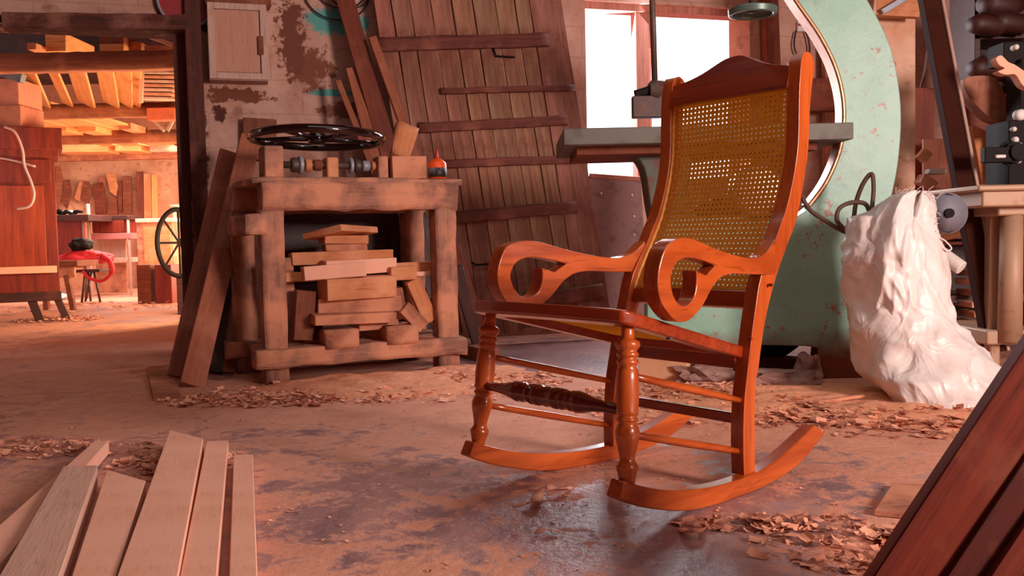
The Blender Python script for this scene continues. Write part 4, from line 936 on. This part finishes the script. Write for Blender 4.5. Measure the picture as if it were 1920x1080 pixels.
# small clutter between pillar and beam
for (x0, y0, x1, y1, m2_, t, w_, lab) in ((1738, 322, 1770, 322, WHITEP, .025, .06, 'small pale strip lying left of the leaning beam'), (1725, 300, 1738, 285, ORNG, .05, .05, 'little pink-orange scrap beside the pillar'), (1724, 335, 1748, 350, DUSTY, .05, .08, 'dusty scrap heap piece by the foot of the pillar'), (1728, 365, 1760, 355, RAW, .02, .06, 'white lath end right above the sack')):
    board('small_scrap', lab, 'wood scrap', AT(x0, y0, 4.7), AT(x1, y1, 4.7), w_, t, m2_)
board('dark_cabinet', 'dark brown tall board standing on the floor right behind the pale pillar', 'board', AT(1728, 640, 5.5), AT(1728, 165, 5.5), .13, .03, RUST, V((0, -1, 0)))
board('tan_panel', 'tan cardboard-like panel low behind the leaning beam', 'panel', AT(1790, 420, 5.3), AT(1790, 260, 5.3), .36, .03, BRWN, V((0, -1, 0)))

# ------------------------------------------------------------------ foreground planks, left
fg = [ # tip left, tip right, end left, end right (px), top z, thickness, material, label
 ((179, 825), (204, 826), (-110, 1080), (-40, 1100), .045, .04, RAW, 'narrow pale plank at the far left, its square end seen beyond the greyed plank'),
 ((118, 874), (183, 872), (-20, 1110), (108, 1090), .060, .05, RAWG, 'wide greyed plank, second from the left of the planks on the floor'),
 ((200, 880), (273, 901), (124, 1110), (206, 1110), .050, .045, RAW, 'short pale plank between the greyed plank and the widest one'),
 ((318, 806), (381, 822), (208, 1110), (328, 1110), .056, .05, RAW, 'widest and longest pale plank in the middle of the planks on the floor'),
 ((387, 827), (428, 825), (331, 1110), (404, 1110), .046, .042, RAW, 'narrow pale plank, second from the right of the planks on the floor'),
 ((438, 852), (474, 852), (428, 1110), (484, 1110), .036, .032, RAW, 'rightmost narrow pale plank of those fanned out on the floor')]
for (a, b_, c_, d_, z, t, m2_, lab) in fg:
    A, B2, D, E = FL(*a, z), FL(*b_, z), FL(*c_, z), FL(*d_, z)
    mid0, mid1 = (D + E) / 2, (A + B2) / 2; M = frame(mid0, mid1, V((0, 0, 1))); inv = M.inverted()
    bm = bmesh.new(); ext = (D - A).normalized() * .35; ext2 = (E - B2).normalized() * .35
    tp = [inv @ p for p in (A, B2, E + ext2, D + ext)]
    v0 = [bm.verts.new(p) for p in tp]; v1 = [bm.verts.new(p - V((0, 0, t))) for p in tp]
    bm.faces.new(v0); bm.faces.new(v1[::-1])
    for k in range(4): bm.faces.new((v0[k], v0[(k + 1) % 4], v1[(k + 1) % 4], v1[k]))
    setp(obj('pale_plank', bm, m2_, None, M, bevel=.002, seg=1), lab, 'plank', 'pale sawn planks fanned out on the floor')
# small flat boards on the floor
def floorquad(name, label, cat, pts, z, t, mat, grp=None):
    P3 = [FL(x, y, z) for x, y in pts]; o0 = P3[0].copy(); bm = bmesh.new(); v0 = [bm.verts.new(p - o0) for p in P3]; v1 = [bm.verts.new(p - o0 - V((0, 0, t))) for p in P3]
    bm.faces.new(v0); bm.faces.new(v1[::-1]); n_ = len(pts)
    for k in range(n_): bm.faces.new((v0[k], v0[(k + 1) % n_], v1[(k + 1) % n_], v1[k]))
    return setp(obj(name, bm, mat, None, Matrix.Translation(o0)), label, cat, grp)
floorquad('small_board', 'small flat reddish board lying on the floor left of the leaning planks', 'board', [(275, 688), (314, 684), (341, 741), (288, 746)], .014, .014, DUSTY)
floorquad('thin_panel', 'thin square panel lying on the floor beside the dark foreground boards', 'panel', [(1674, 906), (1760, 908), (1740, 968), (1640, 958)], .012, .010, DUSTY)
# foreground right dark boards
FGN = V((-.25, -1, .1))
def fgm(n, c1, c2):
    m_ = wood(n, c1, c2, .7, 'x', .7, bmp=.2, dust=(118, 58, 38), dustamt=.12); m_.node_tree.nodes['Principled BSDF'].inputs['Specular IOR Level'].default_value = .15; return m_
FGA, FGB = fgm('red_brown_board', (116, 40, 18), (84, 24, 10)), fgm('dark_red_board', (84, 26, 12), (56, 14, 7))
for (x0, y0, x1, y1, d, w_, m2_, lab) in [
 (1632, 1245, 2030, 585, 1.36, .096, FGA, 'dark reddish-brown board leaning diagonally at the lower right, uppermost edge'),
 (1732, 1245, 2095, 645, 1.34, .055, FGB, 'second dark board below the upper one in the leaning stack at the lower right'),
 (1816, 1260, 2160, 695, 1.32, .075, FGA, 'third board from the top of the dark leaning stack at the lower right'),
 (1936, 1270, 2240, 770, 1.28, .09, FGB, 'lowest dark board of the leaning stack, in the lower right corner')]:
    A, B2 = AT(x0, y0, d), AT(x1, y1, d + .12); A.z = max(A.z, .03)
    board('dark_board', lab, 'board', A, B2, w_, .06, m2_, FGN, 'dark boards leaning at the lower right')

# ------------------------------------------------------------------ sawdust and shavings
def mound(name, label, cx_, cy_, rx, ry, h_, seed, mat=SAWD):
    bm = bmesh.new(); n = 40; g = {}
    for i in range(n + 1):
        for j in range(n + 1):
            a, b_ = (i / n * 2 - 1), (j / n * 2 - 1); r = math.hypot(a, b_)
            q = V((a * 2.5 + seed, b_ * 2.5, 0)); z = h_ * max(0, 1 - r * r * (1 + .5 * noise.noise(q))) * (1 + .5 * noise.noise(q * 2)) + .004 * noise.noise(q * 8) - .003
            g[i, j] = bm.verts.new((a * rx, b_ * ry, z if r < 1 else -.006))
    for i in range(n):
        for j in range(n): bm.faces.new((g[i, j], g[i + 1, j], g[i + 1, j + 1], g[i, j + 1]))
    return setp(obj(name, bm, mat, None, Matrix.Translation((cx_, cy_, 0)), smooth=True), label, 'sawdust', None, 'stuff')
mound('sawdust_pile', 'low heap of pale sawdust spread in front of the workbench', -.55, 4.05, .62, .36, .045, 1)
mound('sawdust_pile', 'low heap of sawdust by the right foot of the workbench', -.22, 4.35, .32, .26, .035, 4)
mound('sawdust_pile', 'sawdust heap on the floor behind the chair in front of the saw', .95, 3.5, .75, .42, .03, 8)
mound('sawdust_pile', 'sawdust heap under the sack', 1.55, 3.25, .6, .4, .035, 12)
def shavings(name, label, spots, n, seed, smin=.008, smax=.03, mat=CHIP):
    random.seed(seed); bm = bmesh.new()
    for _ in range(n):
        cx_, cy_, rx, ry, hh = random.choice(spots)
        a, r = random.uniform(0, 2 * math.pi), random.random() ** .6
        c_ = V((cx_ + rx * r * math.cos(a), cy_ + ry * r * math.sin(a), hh * max(0, 1 - r) * random.random() + .003))
        L = smin + (smax - smin) * random.random() ** 2.2; w_ = L * random.uniform(.25, .8); az = random.uniform(0, math.pi * 2)
        rot = Matrix.Rotation(az, 3, 'Z') @ Matrix.Rotation(random.uniform(-.3, .3), 3, 'X') @ Matrix.Rotation(random.uniform(-.25, .25), 3, 'Y')
        curl = random.uniform(.2, 1.0) if random.random() < .75 else random.uniform(1, 3); m_ = 4; pv = None
        for k in range(m_ + 1):
            t = k / m_ - .5; ang = t * curl; R2 = L / max(curl, .2)
            x, z = math.sin(ang) * R2, (1 - math.cos(ang)) * R2 
            q = [bm.verts.new(c_ + rot @ V((x, s * w_ / 2, z))) for s in (-1, 1)]
            for v in q: v.co.z = max(.002, v.co.z)
            if pv: bm.faces.new((pv[0], pv[1], q[1], q[0]))
            pv = q
    return setp(obj(name, bm, mat, smooth=False), label, 'wood shavings', None, 'stuff')
CHIPL = plain('pale_chips', (236, 170, 138), .9, c2=(198, 124, 96), scale=9, lo=.5, hi=.62, bmp=.2)
shavings('wood_shavings', 'curled wood shavings strewn in front of the workbench', [(-.55, 3.9, .75, .35, .03), (-.25, 4.1, .5, .3, .05), (-.95, 3.75, .5, .2, .02)], 2600, 1, .005, .05, CHIPL)
shavings('wood_shavings', 'coarse shavings and chips heaped before the saw and the sack', [(1.0, 3.35, .8, .4, .03), (1.4, 3.1, .6, .35, .03), (.7, 3.6, .5, .3, .04)], 3600, 2, .005, .055)
shavings('wood_shavings', 'reddish shavings beside the pale planks on the left floor', [(-1.35, 2.85, .35, .12, .03), (-.98, 2.65, .2, .2, .02), (-1.6, 2.9, .35, .15, .03)], 800, 3, .006, .04)
shavings('wood_shavings', 'curled brown shavings on the floor beside the dark foreground boards', [(.66, 1.82, .2, .14, .03), (.55, 1.98, .22, .06, .02), (.80, 1.86, .08, .06, .03), (.72, 1.65, .15, .12, .03)], 900, 4, .005, .042)
shavings('wood_shavings', 'sparse chips scattered over the open floor around the chair', [(0, 2.6, 1.6, .9, .0), (-.5, 3.1, 1.4, .6, 0), (.3, 2.1, .9, .4, 0), (-2.2, 4.5, 1.2, 1.2, 0)], 900, 5, .005, .014)
shavings('wood_shavings', 'pale shavings on the floor of the far room', [(-4.4, 9.9, 1.2, .8, .05), (-4.0, 8.2, .4, .3, .04)], 700, 6, .02, .06, CHIPL)
# a long curl in front of the chair
def curl(label, pts, w_):
    pp = catmull([FL(x, y, z) for x, y, z in pts], 5); bm = bmesh.new(); pv = None
    for i, p in enumerate(pp):
        t = (pp[min(i + 1, len(pp) - 1)] - pp[max(i - 1, 0)]).normalized(); s = V((-t.y, t.x, .4 * math.sin(i * .7))).normalized()
        ww = w_ * (.5 + .5 * math.sin(math.pi * (i + 1) / (len(pp) + 1))); q = [bm.verts.new(p - s * ww), bm.verts.new(p + s * ww)]
        if pv: bm.faces.new((pv[0], pv[1], q[1], q[0]))
        pv = q
    o = setp(obj('wood_curl', bm, CHIPL, smooth=True), label, 'wood shaving', 'long wood curls near the chair'); so = o.modifiers.new('s', 'SOLIDIFY'); so.thickness = .0012; return o
curl('long pale curl of wood on the floor in front of the chair rocker', [(962, 948, .006), (985, 944, .012), (1005, 935, .02), (1012, 918, .016), (1030, 912, .02), (1052, 916, .014), (1070, 912, .006)], .013)
curl('small orange curl of wood on the floor below the right rocker', [(1275, 990, .005), (1290, 996, .014), (1305, 994, .018), (1320, 988, .006)], .010)
curl('flat pale curl of wood at the lower middle of the floor', [(1003, 998, .005), (1020, 994, .01), (1048, 996, .006)], .008)

# ------------------------------------------------------------------ FAR ROOM
def fbox(name, label, cat, x0, y0, x1, y1, Y, d, mat, grp=None, par=None, bev=.006, onfloor=False):
    A, B2 = AT(x0, y0, Y), AT(x1, y1, Y)
    if onfloor: B2.z = 0.0 if B2.z < A.z else B2.z
    c_ = V(((A.x + B2.x) / 2, Y + d / 2, min(A.z, B2.z))); h_ = abs(A.z - B2.z)
    bm = B((0, 0, h_ / 2), (abs(B2.x - A.x), d, h_)); o = obj(name, bm, mat, par, Matrix.Translation(c_), bevel=bev)
    if par is None: setp(o, label, cat, grp)
    return o
blabs = ['nearest', 'second', 'third', 'fourth and farthest']
beams = [(-20, 115, 356, 118, 6.9, .13), (0, 207, 345, 210, 9.2, .135), (20, 258, 352, 258, 11.5, .15), (40, 293, 352, 292, 13.7, .13)]
for k, (x0, y0, x1, y1, Y, t) in enumerate(beams):
    A, B2 = AT(x0 - 60, y0, Y), AT(x1 + 10, y1 + 1, Y); zm = (AT(x0, y0, Y).z + AT(x1, y1, Y).z) / 2
    board('loft_beam', 'wooden loft beam across the far room, %s from the passage' % blabs[k], 'beam', V((-8.5, Y, zm)), V((-2.05, Y, zm)), .14, t, BEAM, V((0, 0, 1)), 'loft beams of the far room', rough=.004)
# boards laid front to back on the beams, seen from below
zb1 = AT(180, 98, 6.9).z; zb2 = AT(180, 193, 9.2).z
random.seed(5)
names_ = ['far left', 'second from left', 'third from left', 'wide middle-left', 'middle', 'middle-right', 'second from right', 'rightmost']
for k, (xa, xb, xt, w_) in enumerate(((60, 96, -34, .18), (118, 136, -32, .10), (150, 176, -22, .17), (196, 222, -14, .16), (222, 248, -4, .15), (244, 262, 0, .12))):
    p0 = AT((xa + xb) / 2, 195, 9.12); p1 = AT((xa + xb) / 2 + xt, 122, 7.9)
    board('loft_board', 'yellow-lit board propped up between the first two loft beams, %s' % names_[k], 'board', p0, p1, w_, .025, LOFT, V((0, -1, -.6)), 'boards propped between the first two loft beams')
zz = AT(180, 245, 11.5).z + .10
for k, (xa, xb, lab) in enumerate(((60, 95, 'left'), (100, 150, 'left middle'), (155, 215, 'right middle'), (225, 260, 'right'))):
    p0 = AT((xa + xb) / 2, 250, 11.4); board('loft_board', 'dusty board laid over the far loft beams, %s one' % lab, 'board', V((p0.x, 9.0, zb2 + .02)), V((p0.x + .1, 13.9, zb2 + .02)), (xb - xa) / 1750 * 11, .025, LOFT, V((0, 0, 1)), 'boards laid over the far loft beams')
# lumber stacked on top of near beam
for (x0, y0, x1, y1, Y, d, m2_, lab) in (
 (84, 62, 124, 96, 7.2, .5, LOFT, 'bright wide board end standing above the nearest loft beam'),
 (186, 82, 232, 97, 7.0, .5, LOFT, 'bright short board end lying on the nearest loft beam'),
 (186, 66, 232, 81, 7.0, .5, BRWN, 'brown board end on top of the bright short one on the nearest beam'),
 (50, 80, 68, 93, 7.1, .4, ORNG, 'small orange block on the nearest loft beam at the left'),
 (235, 78, 265, 98, 7.1, .6, DUSTY, 'grey-pink bundle end on the nearest loft beam'),
 (270, 85, 342, 103, 7.05, .5, DUSTY, 'pale plank end at the right of the nearest loft beam')):
    fbox('stored_board', lab, 'board', x0, y0, x1, y1, Y, d, m2_, 'lumber stored above the nearest loft beam')
board('stored_lath', 'thin pale lath slanting down above the nearest loft beam at the right', 'lath', AT(262, 62, 6.95), AT(342, 90, 6.95), .03, .03, RAW)
fbox('loft_gap_panel', 'dark brown panel added to darken the gap behind the passage header', 'panel', -40, 52, 350, 104, 8.4, .04, DARK)  # dark sheet added to give the gap above the nearest beam its shade
for k in range(7):
    yy = 137 + k * 8
    board('lattice_slat', 'grey-pink slat stacked between the first two loft beams, number %s from the top' % ['one', 'two', 'three', 'four', 'five', 'six', 'seven'][k], 'slat', AT(268, yy, 8.3 + .02 * k), AT(337 - 2 * k, yy + 1, 8.3 + .02 * k), .10, .022, DUSTY if k % 2 else WHITEW, V((0, 0, 1)), 'slats stacked at the right between the beams')
board('lath_upright', 'pale upright lath left of the stacked slats', 'lath', AT(266, 134, 8.2), AT(264, 193, 8.2), .035, .03, RAW, V((0, -1, 0)))
fbox('terracotta_block', 'orange-red brick block at the right end of the second loft beam', 'block', 274, 202, 327, 224, 8.9, .15, plain('terracotta', (206, 100, 62), .8), None)
board('loft_lath', 'thin pale lath leaning under the orange-red block, left one', 'lath', AT(290, 228, 9.5), AT(308, 246, 9.5), .03, .02, WHITEW, V((0, -1, 0)), 'laths under the orange-red block')
board('loft_lath', 'thin pale lath leaning under the orange-red block, right one', 'lath', AT(326, 222, 9.5), AT(314, 246, 9.5), .03, .02, WHITEW, V((0, -1, 0)), 'laths under the orange-red block')
for (x0, y0, x1, y1, m2_, lab) in ((70, 228, 125, 246, LOFT, 'bright stack end between the second and third beams, left'), (145, 232, 180, 246, LOFT, 'bright stack end between the second and third beams, middle'), (222, 230, 246, 242, ORNG, 'glowing orange board end between the second and third beams'), (100, 270, 200, 284, LOFT, 'long bright board end lying between the third and fourth beams'), (215, 268, 262, 283, LOFT, 'short bright board end between the third and fourth beams'), (280, 272, 345, 284, DUSTY, 'dusty board end at the right between the third and fourth beams')):
    fbox('stored_board', lab, 'board', x0, y0, x1, y1, 11.0 if y0 < 250 else 13.2, .5, m2_, 'lumber stored above the farther loft beams')
# patterns hanging on the far wall
tl = ['leftmost', 'second', 'third', 'fourth', 'fifth', 'sixth', 'seventh', 'eighth']
YW = 14.45
for k, (pts, m2_, lab) in enumerate([
 ([(118, 340), (130, 336), (134, 360), (126, 392), (116, 380)], BRWN, 'dull brown rounded wooden pattern hanging beside the wardrobe top'),
 ([(186, 330), (197, 334), (196, 352), (188, 350)], MIDB, 'tiny mid-brown pattern hanging left of the bright orange hooked one'),
 ([(222, 340), (229, 338), (230, 398), (223, 400)], RUST, 'very narrow dark pattern hanging between two brown ones'),
 ([(106, 312), (112, 312), (122, 350), (108, 398), (104, 380)], MIDB, 'long mid-brown crooked pattern hanging beside the orange lath pattern'),
 ([(140, 372), (152, 336), (157, 340), (150, 378)], ORNG, 'pale orange wooden pattern hanging on the far wall, leftmost'),
 ([(150, 338), (166, 340), (172, 360), (165, 385), (153, 372)], BRWN, 'brown curved wooden pattern hanging right of the leftmost one'),
 ([(175, 345), (195, 340), (200, 400), (180, 405)], RUST, 'dark brown hanging bundle of patterns in the middle of the far wall'),
 ([(199, 325), (216, 326), (222, 350), (218, 368), (207, 360)], ORNG, 'bright orange hooked pattern hanging on the far wall'),
 ([(205, 365), (218, 370), (222, 405), (203, 405)], BRWN, 'brown pattern hanging under the bright orange hooked one'),
 ([(230, 330), (246, 330), (248, 400), (232, 404)], BRWN, 'brown narrow pattern hanging left of the standing boards'),
 ([(95, 310), (104, 306), (100, 395), (78, 400)], ORNG, 'orange lath pattern hanging beside the wardrobe')]):
    flat('wood_pattern', lab, 'wooden pattern', pts, YW, .04, m2_, 'wooden patterns hanging on the far wall', sm=False)
for (x0, y0, x1, y1, m2_, w_, lab) in ((262, 410, 262, 322, RUST, .10, 'dark standing board against the far wall, leftmost of four'), (277, 412, 276, 325, ORNG, .11, 'wide bright standing board against the far wall, second of four'), (290, 410, 290, 328, LOFT, .09, 'pale standing board against the far wall, third of four'), (340, 420, 352, 305, ORNG, .08, 'orange board leaning at the right end of the far wall')):
    board('standing_board', lab, 'board', V((AT(x0, y0, 14.3).x, 14.25, 0)), AT(x1, y1, 14.42), w_, .03, m2_, V((0, -1, 0)), 'boards standing against the far wall')
# far work table, rack, cabinets
ft = thing('far_bench', 'dark red-brown workbench with a panelled front at the left of the far room', 'workbench', V((AT(120, 500, 11.5).x, 11.7, 0)))
def fp(par, name, x0, y0, x1, y1, Y, d, mat, z0=None, label=None):
    A, B2 = AT(x0, y0, Y), AT(x1, y1, Y); zt_, zb_ = max(A.z, B2.z), min(A.z, B2.z)
    if z0 is not None: zb_ = z0
    o = obj(name, B((0, 0, 0), (abs(B2.x - A.x), d, zt_ - zb_)), mat, par, Matrix.Translation(((A.x + B2.x) / 2, Y + d / 2, (zt_ + zb_) / 2)), bevel=.005)
    if label: o['label'] = label
    return o
fp(ft, 'top', 66, 404, 166, 414, 11.5, .7, DARK); fp(ft, 'front_panel', 72, 414, 160, 500, 11.55, .05, MAHO); fp(ft, 'leg', 74, 414, 82, 560, 11.52, .08, DARK, 0); fp(ft, 'leg', 152, 414, 160, 560, 11.52, .08, DARK, 0)
tc = thing('tool_pile', 'heap of small black tools with one white piece on the far bench', 'tools', AT(125, 404, 11.6)); random.seed(9)
for k in range(9):
    p = AT(95 + k * 6.5, 401 - (k % 3) * 2, 11.6 + .05 * (k % 2)); bm = B((0, 0, 0), (.10, .06, .035)); o = obj('tool', bm, WHITEP if k == 5 else BLACK, tc, Matrix.Translation(p) @ Matrix.Rotation(random.uniform(-.6, .6), 4, 'Y'), bevel=.004)
fr_ = thing('far_rack', 'pinkish open rack with shelves and a wire mesh bottom in the far room', 'rack', V((AT(205, 500, 12.2).x, 12.3, 0)))
fp(fr_, 'shelf', 168, 405, 240, 412, 12.2, .5, DARK); fp(fr_, 'drawer', 172, 414, 232, 436, 12.2, .45, MAHO); fp(fr_, 'shelf', 168, 438, 242, 448, 12.2, .5, plain('pink_paint', (190, 110, 104), .6)); fp(fr_, 'upright', 237, 404, 244, 545, 12.2, .08, WHITEW, 0); fp(fr_, 'upright', 161, 382, 168, 450, 12.15, .06, WHITEW, 0)
fp(fr_, 'back_board', 172, 448, 237, 490, 12.4, .03, WHITEW); fp(fr_, 'lower_shelf', 205, 484, 240, 492, 12.2, .5, WHITEW); fp(fr_, 'mesh_panel', 180, 494, 238, 545, 12.3, .03, DUSTY, .03)
fc = thing('far_cabinet', 'light brown framed cabinet with a plain door in the far room', 'cabinet', V((AT(290, 500, 11.8).x, 12.0, 0)))
fp(fc, 'body', 255, 412, 326, 500, 11.8, .5, DUSTY, 0); fp(fc, 'top', 253, 410, 328, 416, 11.75, .55, WHITEW); fp(fc, 'door', 268, 425, 322, 495, 11.77, .03, ORNG)
for (x0, x1, lab, m2_) in ((255, 281, 'dark brown box on the far room floor, left one', BRWN), (289, 320, 'dark red box on the far room floor, right one', MAHO)):
    bx_ = FL((x0 + x1) / 2, 569); A, B2 = AT(x0, 497, bx_.y), AT(x1, 497, bx_.y)
    o = obj('storage_box', B((0, 0, A.z / 2), (B2.x - A.x, .35, A.z)), m2_, None, Matrix.Translation(((A.x + B2.x) / 2, bx_.y + .18, 0)), bevel=.006); setp(o, lab, 'box', 'dark boxes on the far room floor')
bx_ = FL(285, 568); A, B2 = AT(281, 497, bx_.y), AT(289, 497, bx_.y)
# small front table + chair with red bag
tb = thing('low_table', 'small brown trestle table with splayed legs in the far room', 'table', FL(115, 580))
ty = tb.location.y
fp(tb, 'top', 78, 490, 145, 500, ty - .1, .5, BRWN); fp(tb, 'rail', 82, 500, 140, 520, ty - .05, .04, DUSTY)
for (x0, x1) in ((82, 88), (122, 138)):
    bm = bmesh.new(); a, b_ = AT(x0, 500, ty), FL(x1, 581); 
    M = frame(b_, a, V((0, -1, 0))); L = (a - b_).length; obj('leg', B((L / 2, 0, 0), (L, .05, .05)), BRWN, tb, M)
chf = thing('far_chair', 'slim-legged bent frame chair in the far room under the red bag', 'chair', FL(185, 566)); cy_ = chf.location.y
sA, sB = AT(152, 508, cy_), AT(200, 508, cy_)
obj('seat', B((0, 0, 0), (sB.x - sA.x, .38, .03)), DARK, chf, Matrix.Translation(((sA.x + sB.x) / 2, cy_, sA.z)), bevel=.01)
for (x0, x1, dy) in ((160, 153, -.15), (176, 188, -.15), (165, 170, .15), (172, 160, .15)):
    bm = bmesh.new(); a = AT(x0, 508, cy_ + dy); b_ = AT(x1, 562, cy_ + dy); b_.z = 0; tube(bm, [a, b_], .014, 8); obj('leg', bm, IRON, chf, Matrix.Identity(4), smooth=True)
def blobm(label, name, cat, pts, mat, sc_, par=None):
    bm = bmesh.new(); bmesh.ops.create_icosphere(bm, subdivisions=4, radius=1)
    for v in bm.verts:
        q = v.co.copy(); n_ = noise.noise(q * 1.6 + V((3, 1, 7))) * .35 + noise.noise(q * 4) * .12; v.co = V((q.x * sc_[0], q.y * sc_[1], q.z * sc_[2])) * (1 + n_)
    o = obj(name, bm, mat, par, Matrix.Translation(pts), smooth=True)
    if par is None: setp(o, label, cat)
    return o
rbg = thing('red_bag', 'bright red bag with a drooping strap lying on the chair in the far room', 'bag', AT(160, 490, cy_ - .1))
blobm(None, 'body', None, AT(160, 484, cy_ - .1), RED, (.31, .2, .085), rbg)
bm = bmesh.new(); tube(bm, catmull([AT(190, 478, cy_ - .2), AT(206, 490, cy_ - .22), AT(210, 508, cy_ - .22), AT(200, 522, cy_ - .2), AT(186, 527, cy_ - .2), AT(165, 520, cy_ - .2), AT(155, 508, cy_ - .2)], 5), [.03] * 12 + [.018] * 19, 8); obj('strap', bm, RED, rbg, Matrix.Identity(4), smooth=True)
blobm('black round hat lying on top of the red bag', 'round_hat', 'hat', AT(152, 459, cy_ - .1), BLACK, (.125, .12, .075))
blobm('small white rag on the far room floor behind the table legs', 'white_rag', 'rag', FL(100, 556, .04), WHITEP, (.16, .12, .05))
# wheel machine at the jamb
fm = thing('flywheel_machine', 'dark machine with a tall spoked flywheel and a white top beside the passage jamb', 'machine', FL(338, 590)); my_ = fm.location.y
bm = bmesh.new(); c_ = AT(336, 455, my_) ; N = 40
rr_ = (AT(336, 390, my_).z - AT(336, 515, my_).z) / 2
tube(bm, [c_ + V((rr_ * .32 * math.cos(a), rr_ * .9 * math.cos(a), rr_ * math.sin(a))) for a in [2 * math.pi * k / N for k in range(N)]], .022, 8, closed=True)
for k in range(4):
    a = math.pi * k / 4; d = V((rr_ * .32 * math.cos(a), rr_ * .9 * math.cos(a), rr_ * math.sin(a))); tube(bm, [c_ - d, c_ + d], .010, 6)
obj('flywheel', bm, BLACK, fm, Matrix.Identity(4), smooth=True)
fp(fm, 'stand', 330, 515, 352, 590, my_, .4, DARK, 0); fp(fm, 'top', 318, 383, 352, 391, my_, .35, WHITEP, label='white top'); fp(fm, 'bracket', 323, 391, 331, 408, my_, .06, WHITEP)
# wardrobe at the left
wy = 7.95
wd = thing('wardrobe', 'tall glossy dark red wardrobe standing at the left edge inside the far room', 'wardrobe', V((AT(20, 600, wy).x, wy + .3, 0)))
fp(wd, 'cornice', -130, 240, 70, 278, wy - .05, .6, MAHO); fp(wd, 'cornice_step', -130, 278, 66, 292, wy - .03, .58, MAHO); fp(wd, 'body', -130, 292, 74, 562, wy, .55, MAHO)
fp(wd, 'door_panel', -100, 350, 48, 500, wy - .025, .03, wood('lighter_mahogany', (168, 66, 32), (130, 40, 18), .5, 'z', .6, bmp=.08)); fp(wd, 'ledge', -100, 503, 62, 513, wy - .05, .05, RAW, label='pale ledge'); fp(wd, 'upper_panel', -100, 300, 54, 342, wy - .02, .03, MAHO)
for x0, x1, t in ((70, 88, .06), (26, 42, .07), (-60, -50, .06)):
    a, b_ = AT(x0, 560, wy + .02), FL(x1, 600); b_ = V((AT(x1, 600, wy + .02).x, wy + .02, 0)); M = frame(b_, a, V((0, -1, 0))); L = (a - b_).length; obj('leg', B((L / 2, 0, 0), (L, t, .05)), DARK, wd, M, bevel=.004)
fp(wd, 'stretcher', -100, 552, 74, 566, wy - .02, .05, DARK)
wd.rotation_euler = (0, 0, math.radians(27))
# crates on top of wardrobe, cable
zw = AT(20, 240, wy).z
fbox('carton', 'pink-brown carton standing on the wardrobe, lower one', 'box', -120, 200, 40, 240, wy + .02, .4, plain('carton_brown', (190, 112, 84), .8))
fbox('carton', 'large pink-brown carton on the wardrobe, upper one at the frame edge', 'box', -120, 150, 36, 199, wy + .05, .4, plain('carton_pink', (206, 124, 98), .8))
board('folded_ruler', 'grey and blue folded parasol or rod bundle on top of the cartons', 'rod bundle', AT(-60, 112, wy - .05), AT(44, 148, wy - .05), .08, .08, plain('grey_blue', (110, 104, 104), .5, c2=(60, 70, 110)), V((0, 0, 1)))
bm = bmesh.new(); tube(bm, catmull([AT(8, 238, wy - .1), AT(28, 248, wy - .1), AT(42, 280, wy - .1), AT(46, 310, wy - .1), AT(58, 340, wy - .1), AT(64, 365, wy - .1), AT(56, 386, wy - .1), AT(32, 392, wy - .1)], 6), .011, 8)
setp(obj('white_cable', bm, CABLEW, smooth=True), 'pale cord hanging down over the front of the dark red wardrobe', 'cord')
bm = bmesh.new(); tube(bm, catmull([AT(-30, 292, wy - .09), AT(20, 300, wy - .09), AT(66, 312, wy - .09)], 5), .009, 8)
setp(obj('white_cable', bm, CABLEW, smooth=True), 'pale cord stretched level across the top of the dark red wardrobe', 'cord')
bm = bmesh.new(); p = AT(95, 280, 12.5); tube(bm, [p + V((0, 0, .05)), p, p + V((0, 0, -.04))], [.012, .03, .03], 12); setp(obj('bulb', bm, WHITEP, smooth=True), 'small white light bulb hanging under the farther loft beams', 'light bulb')
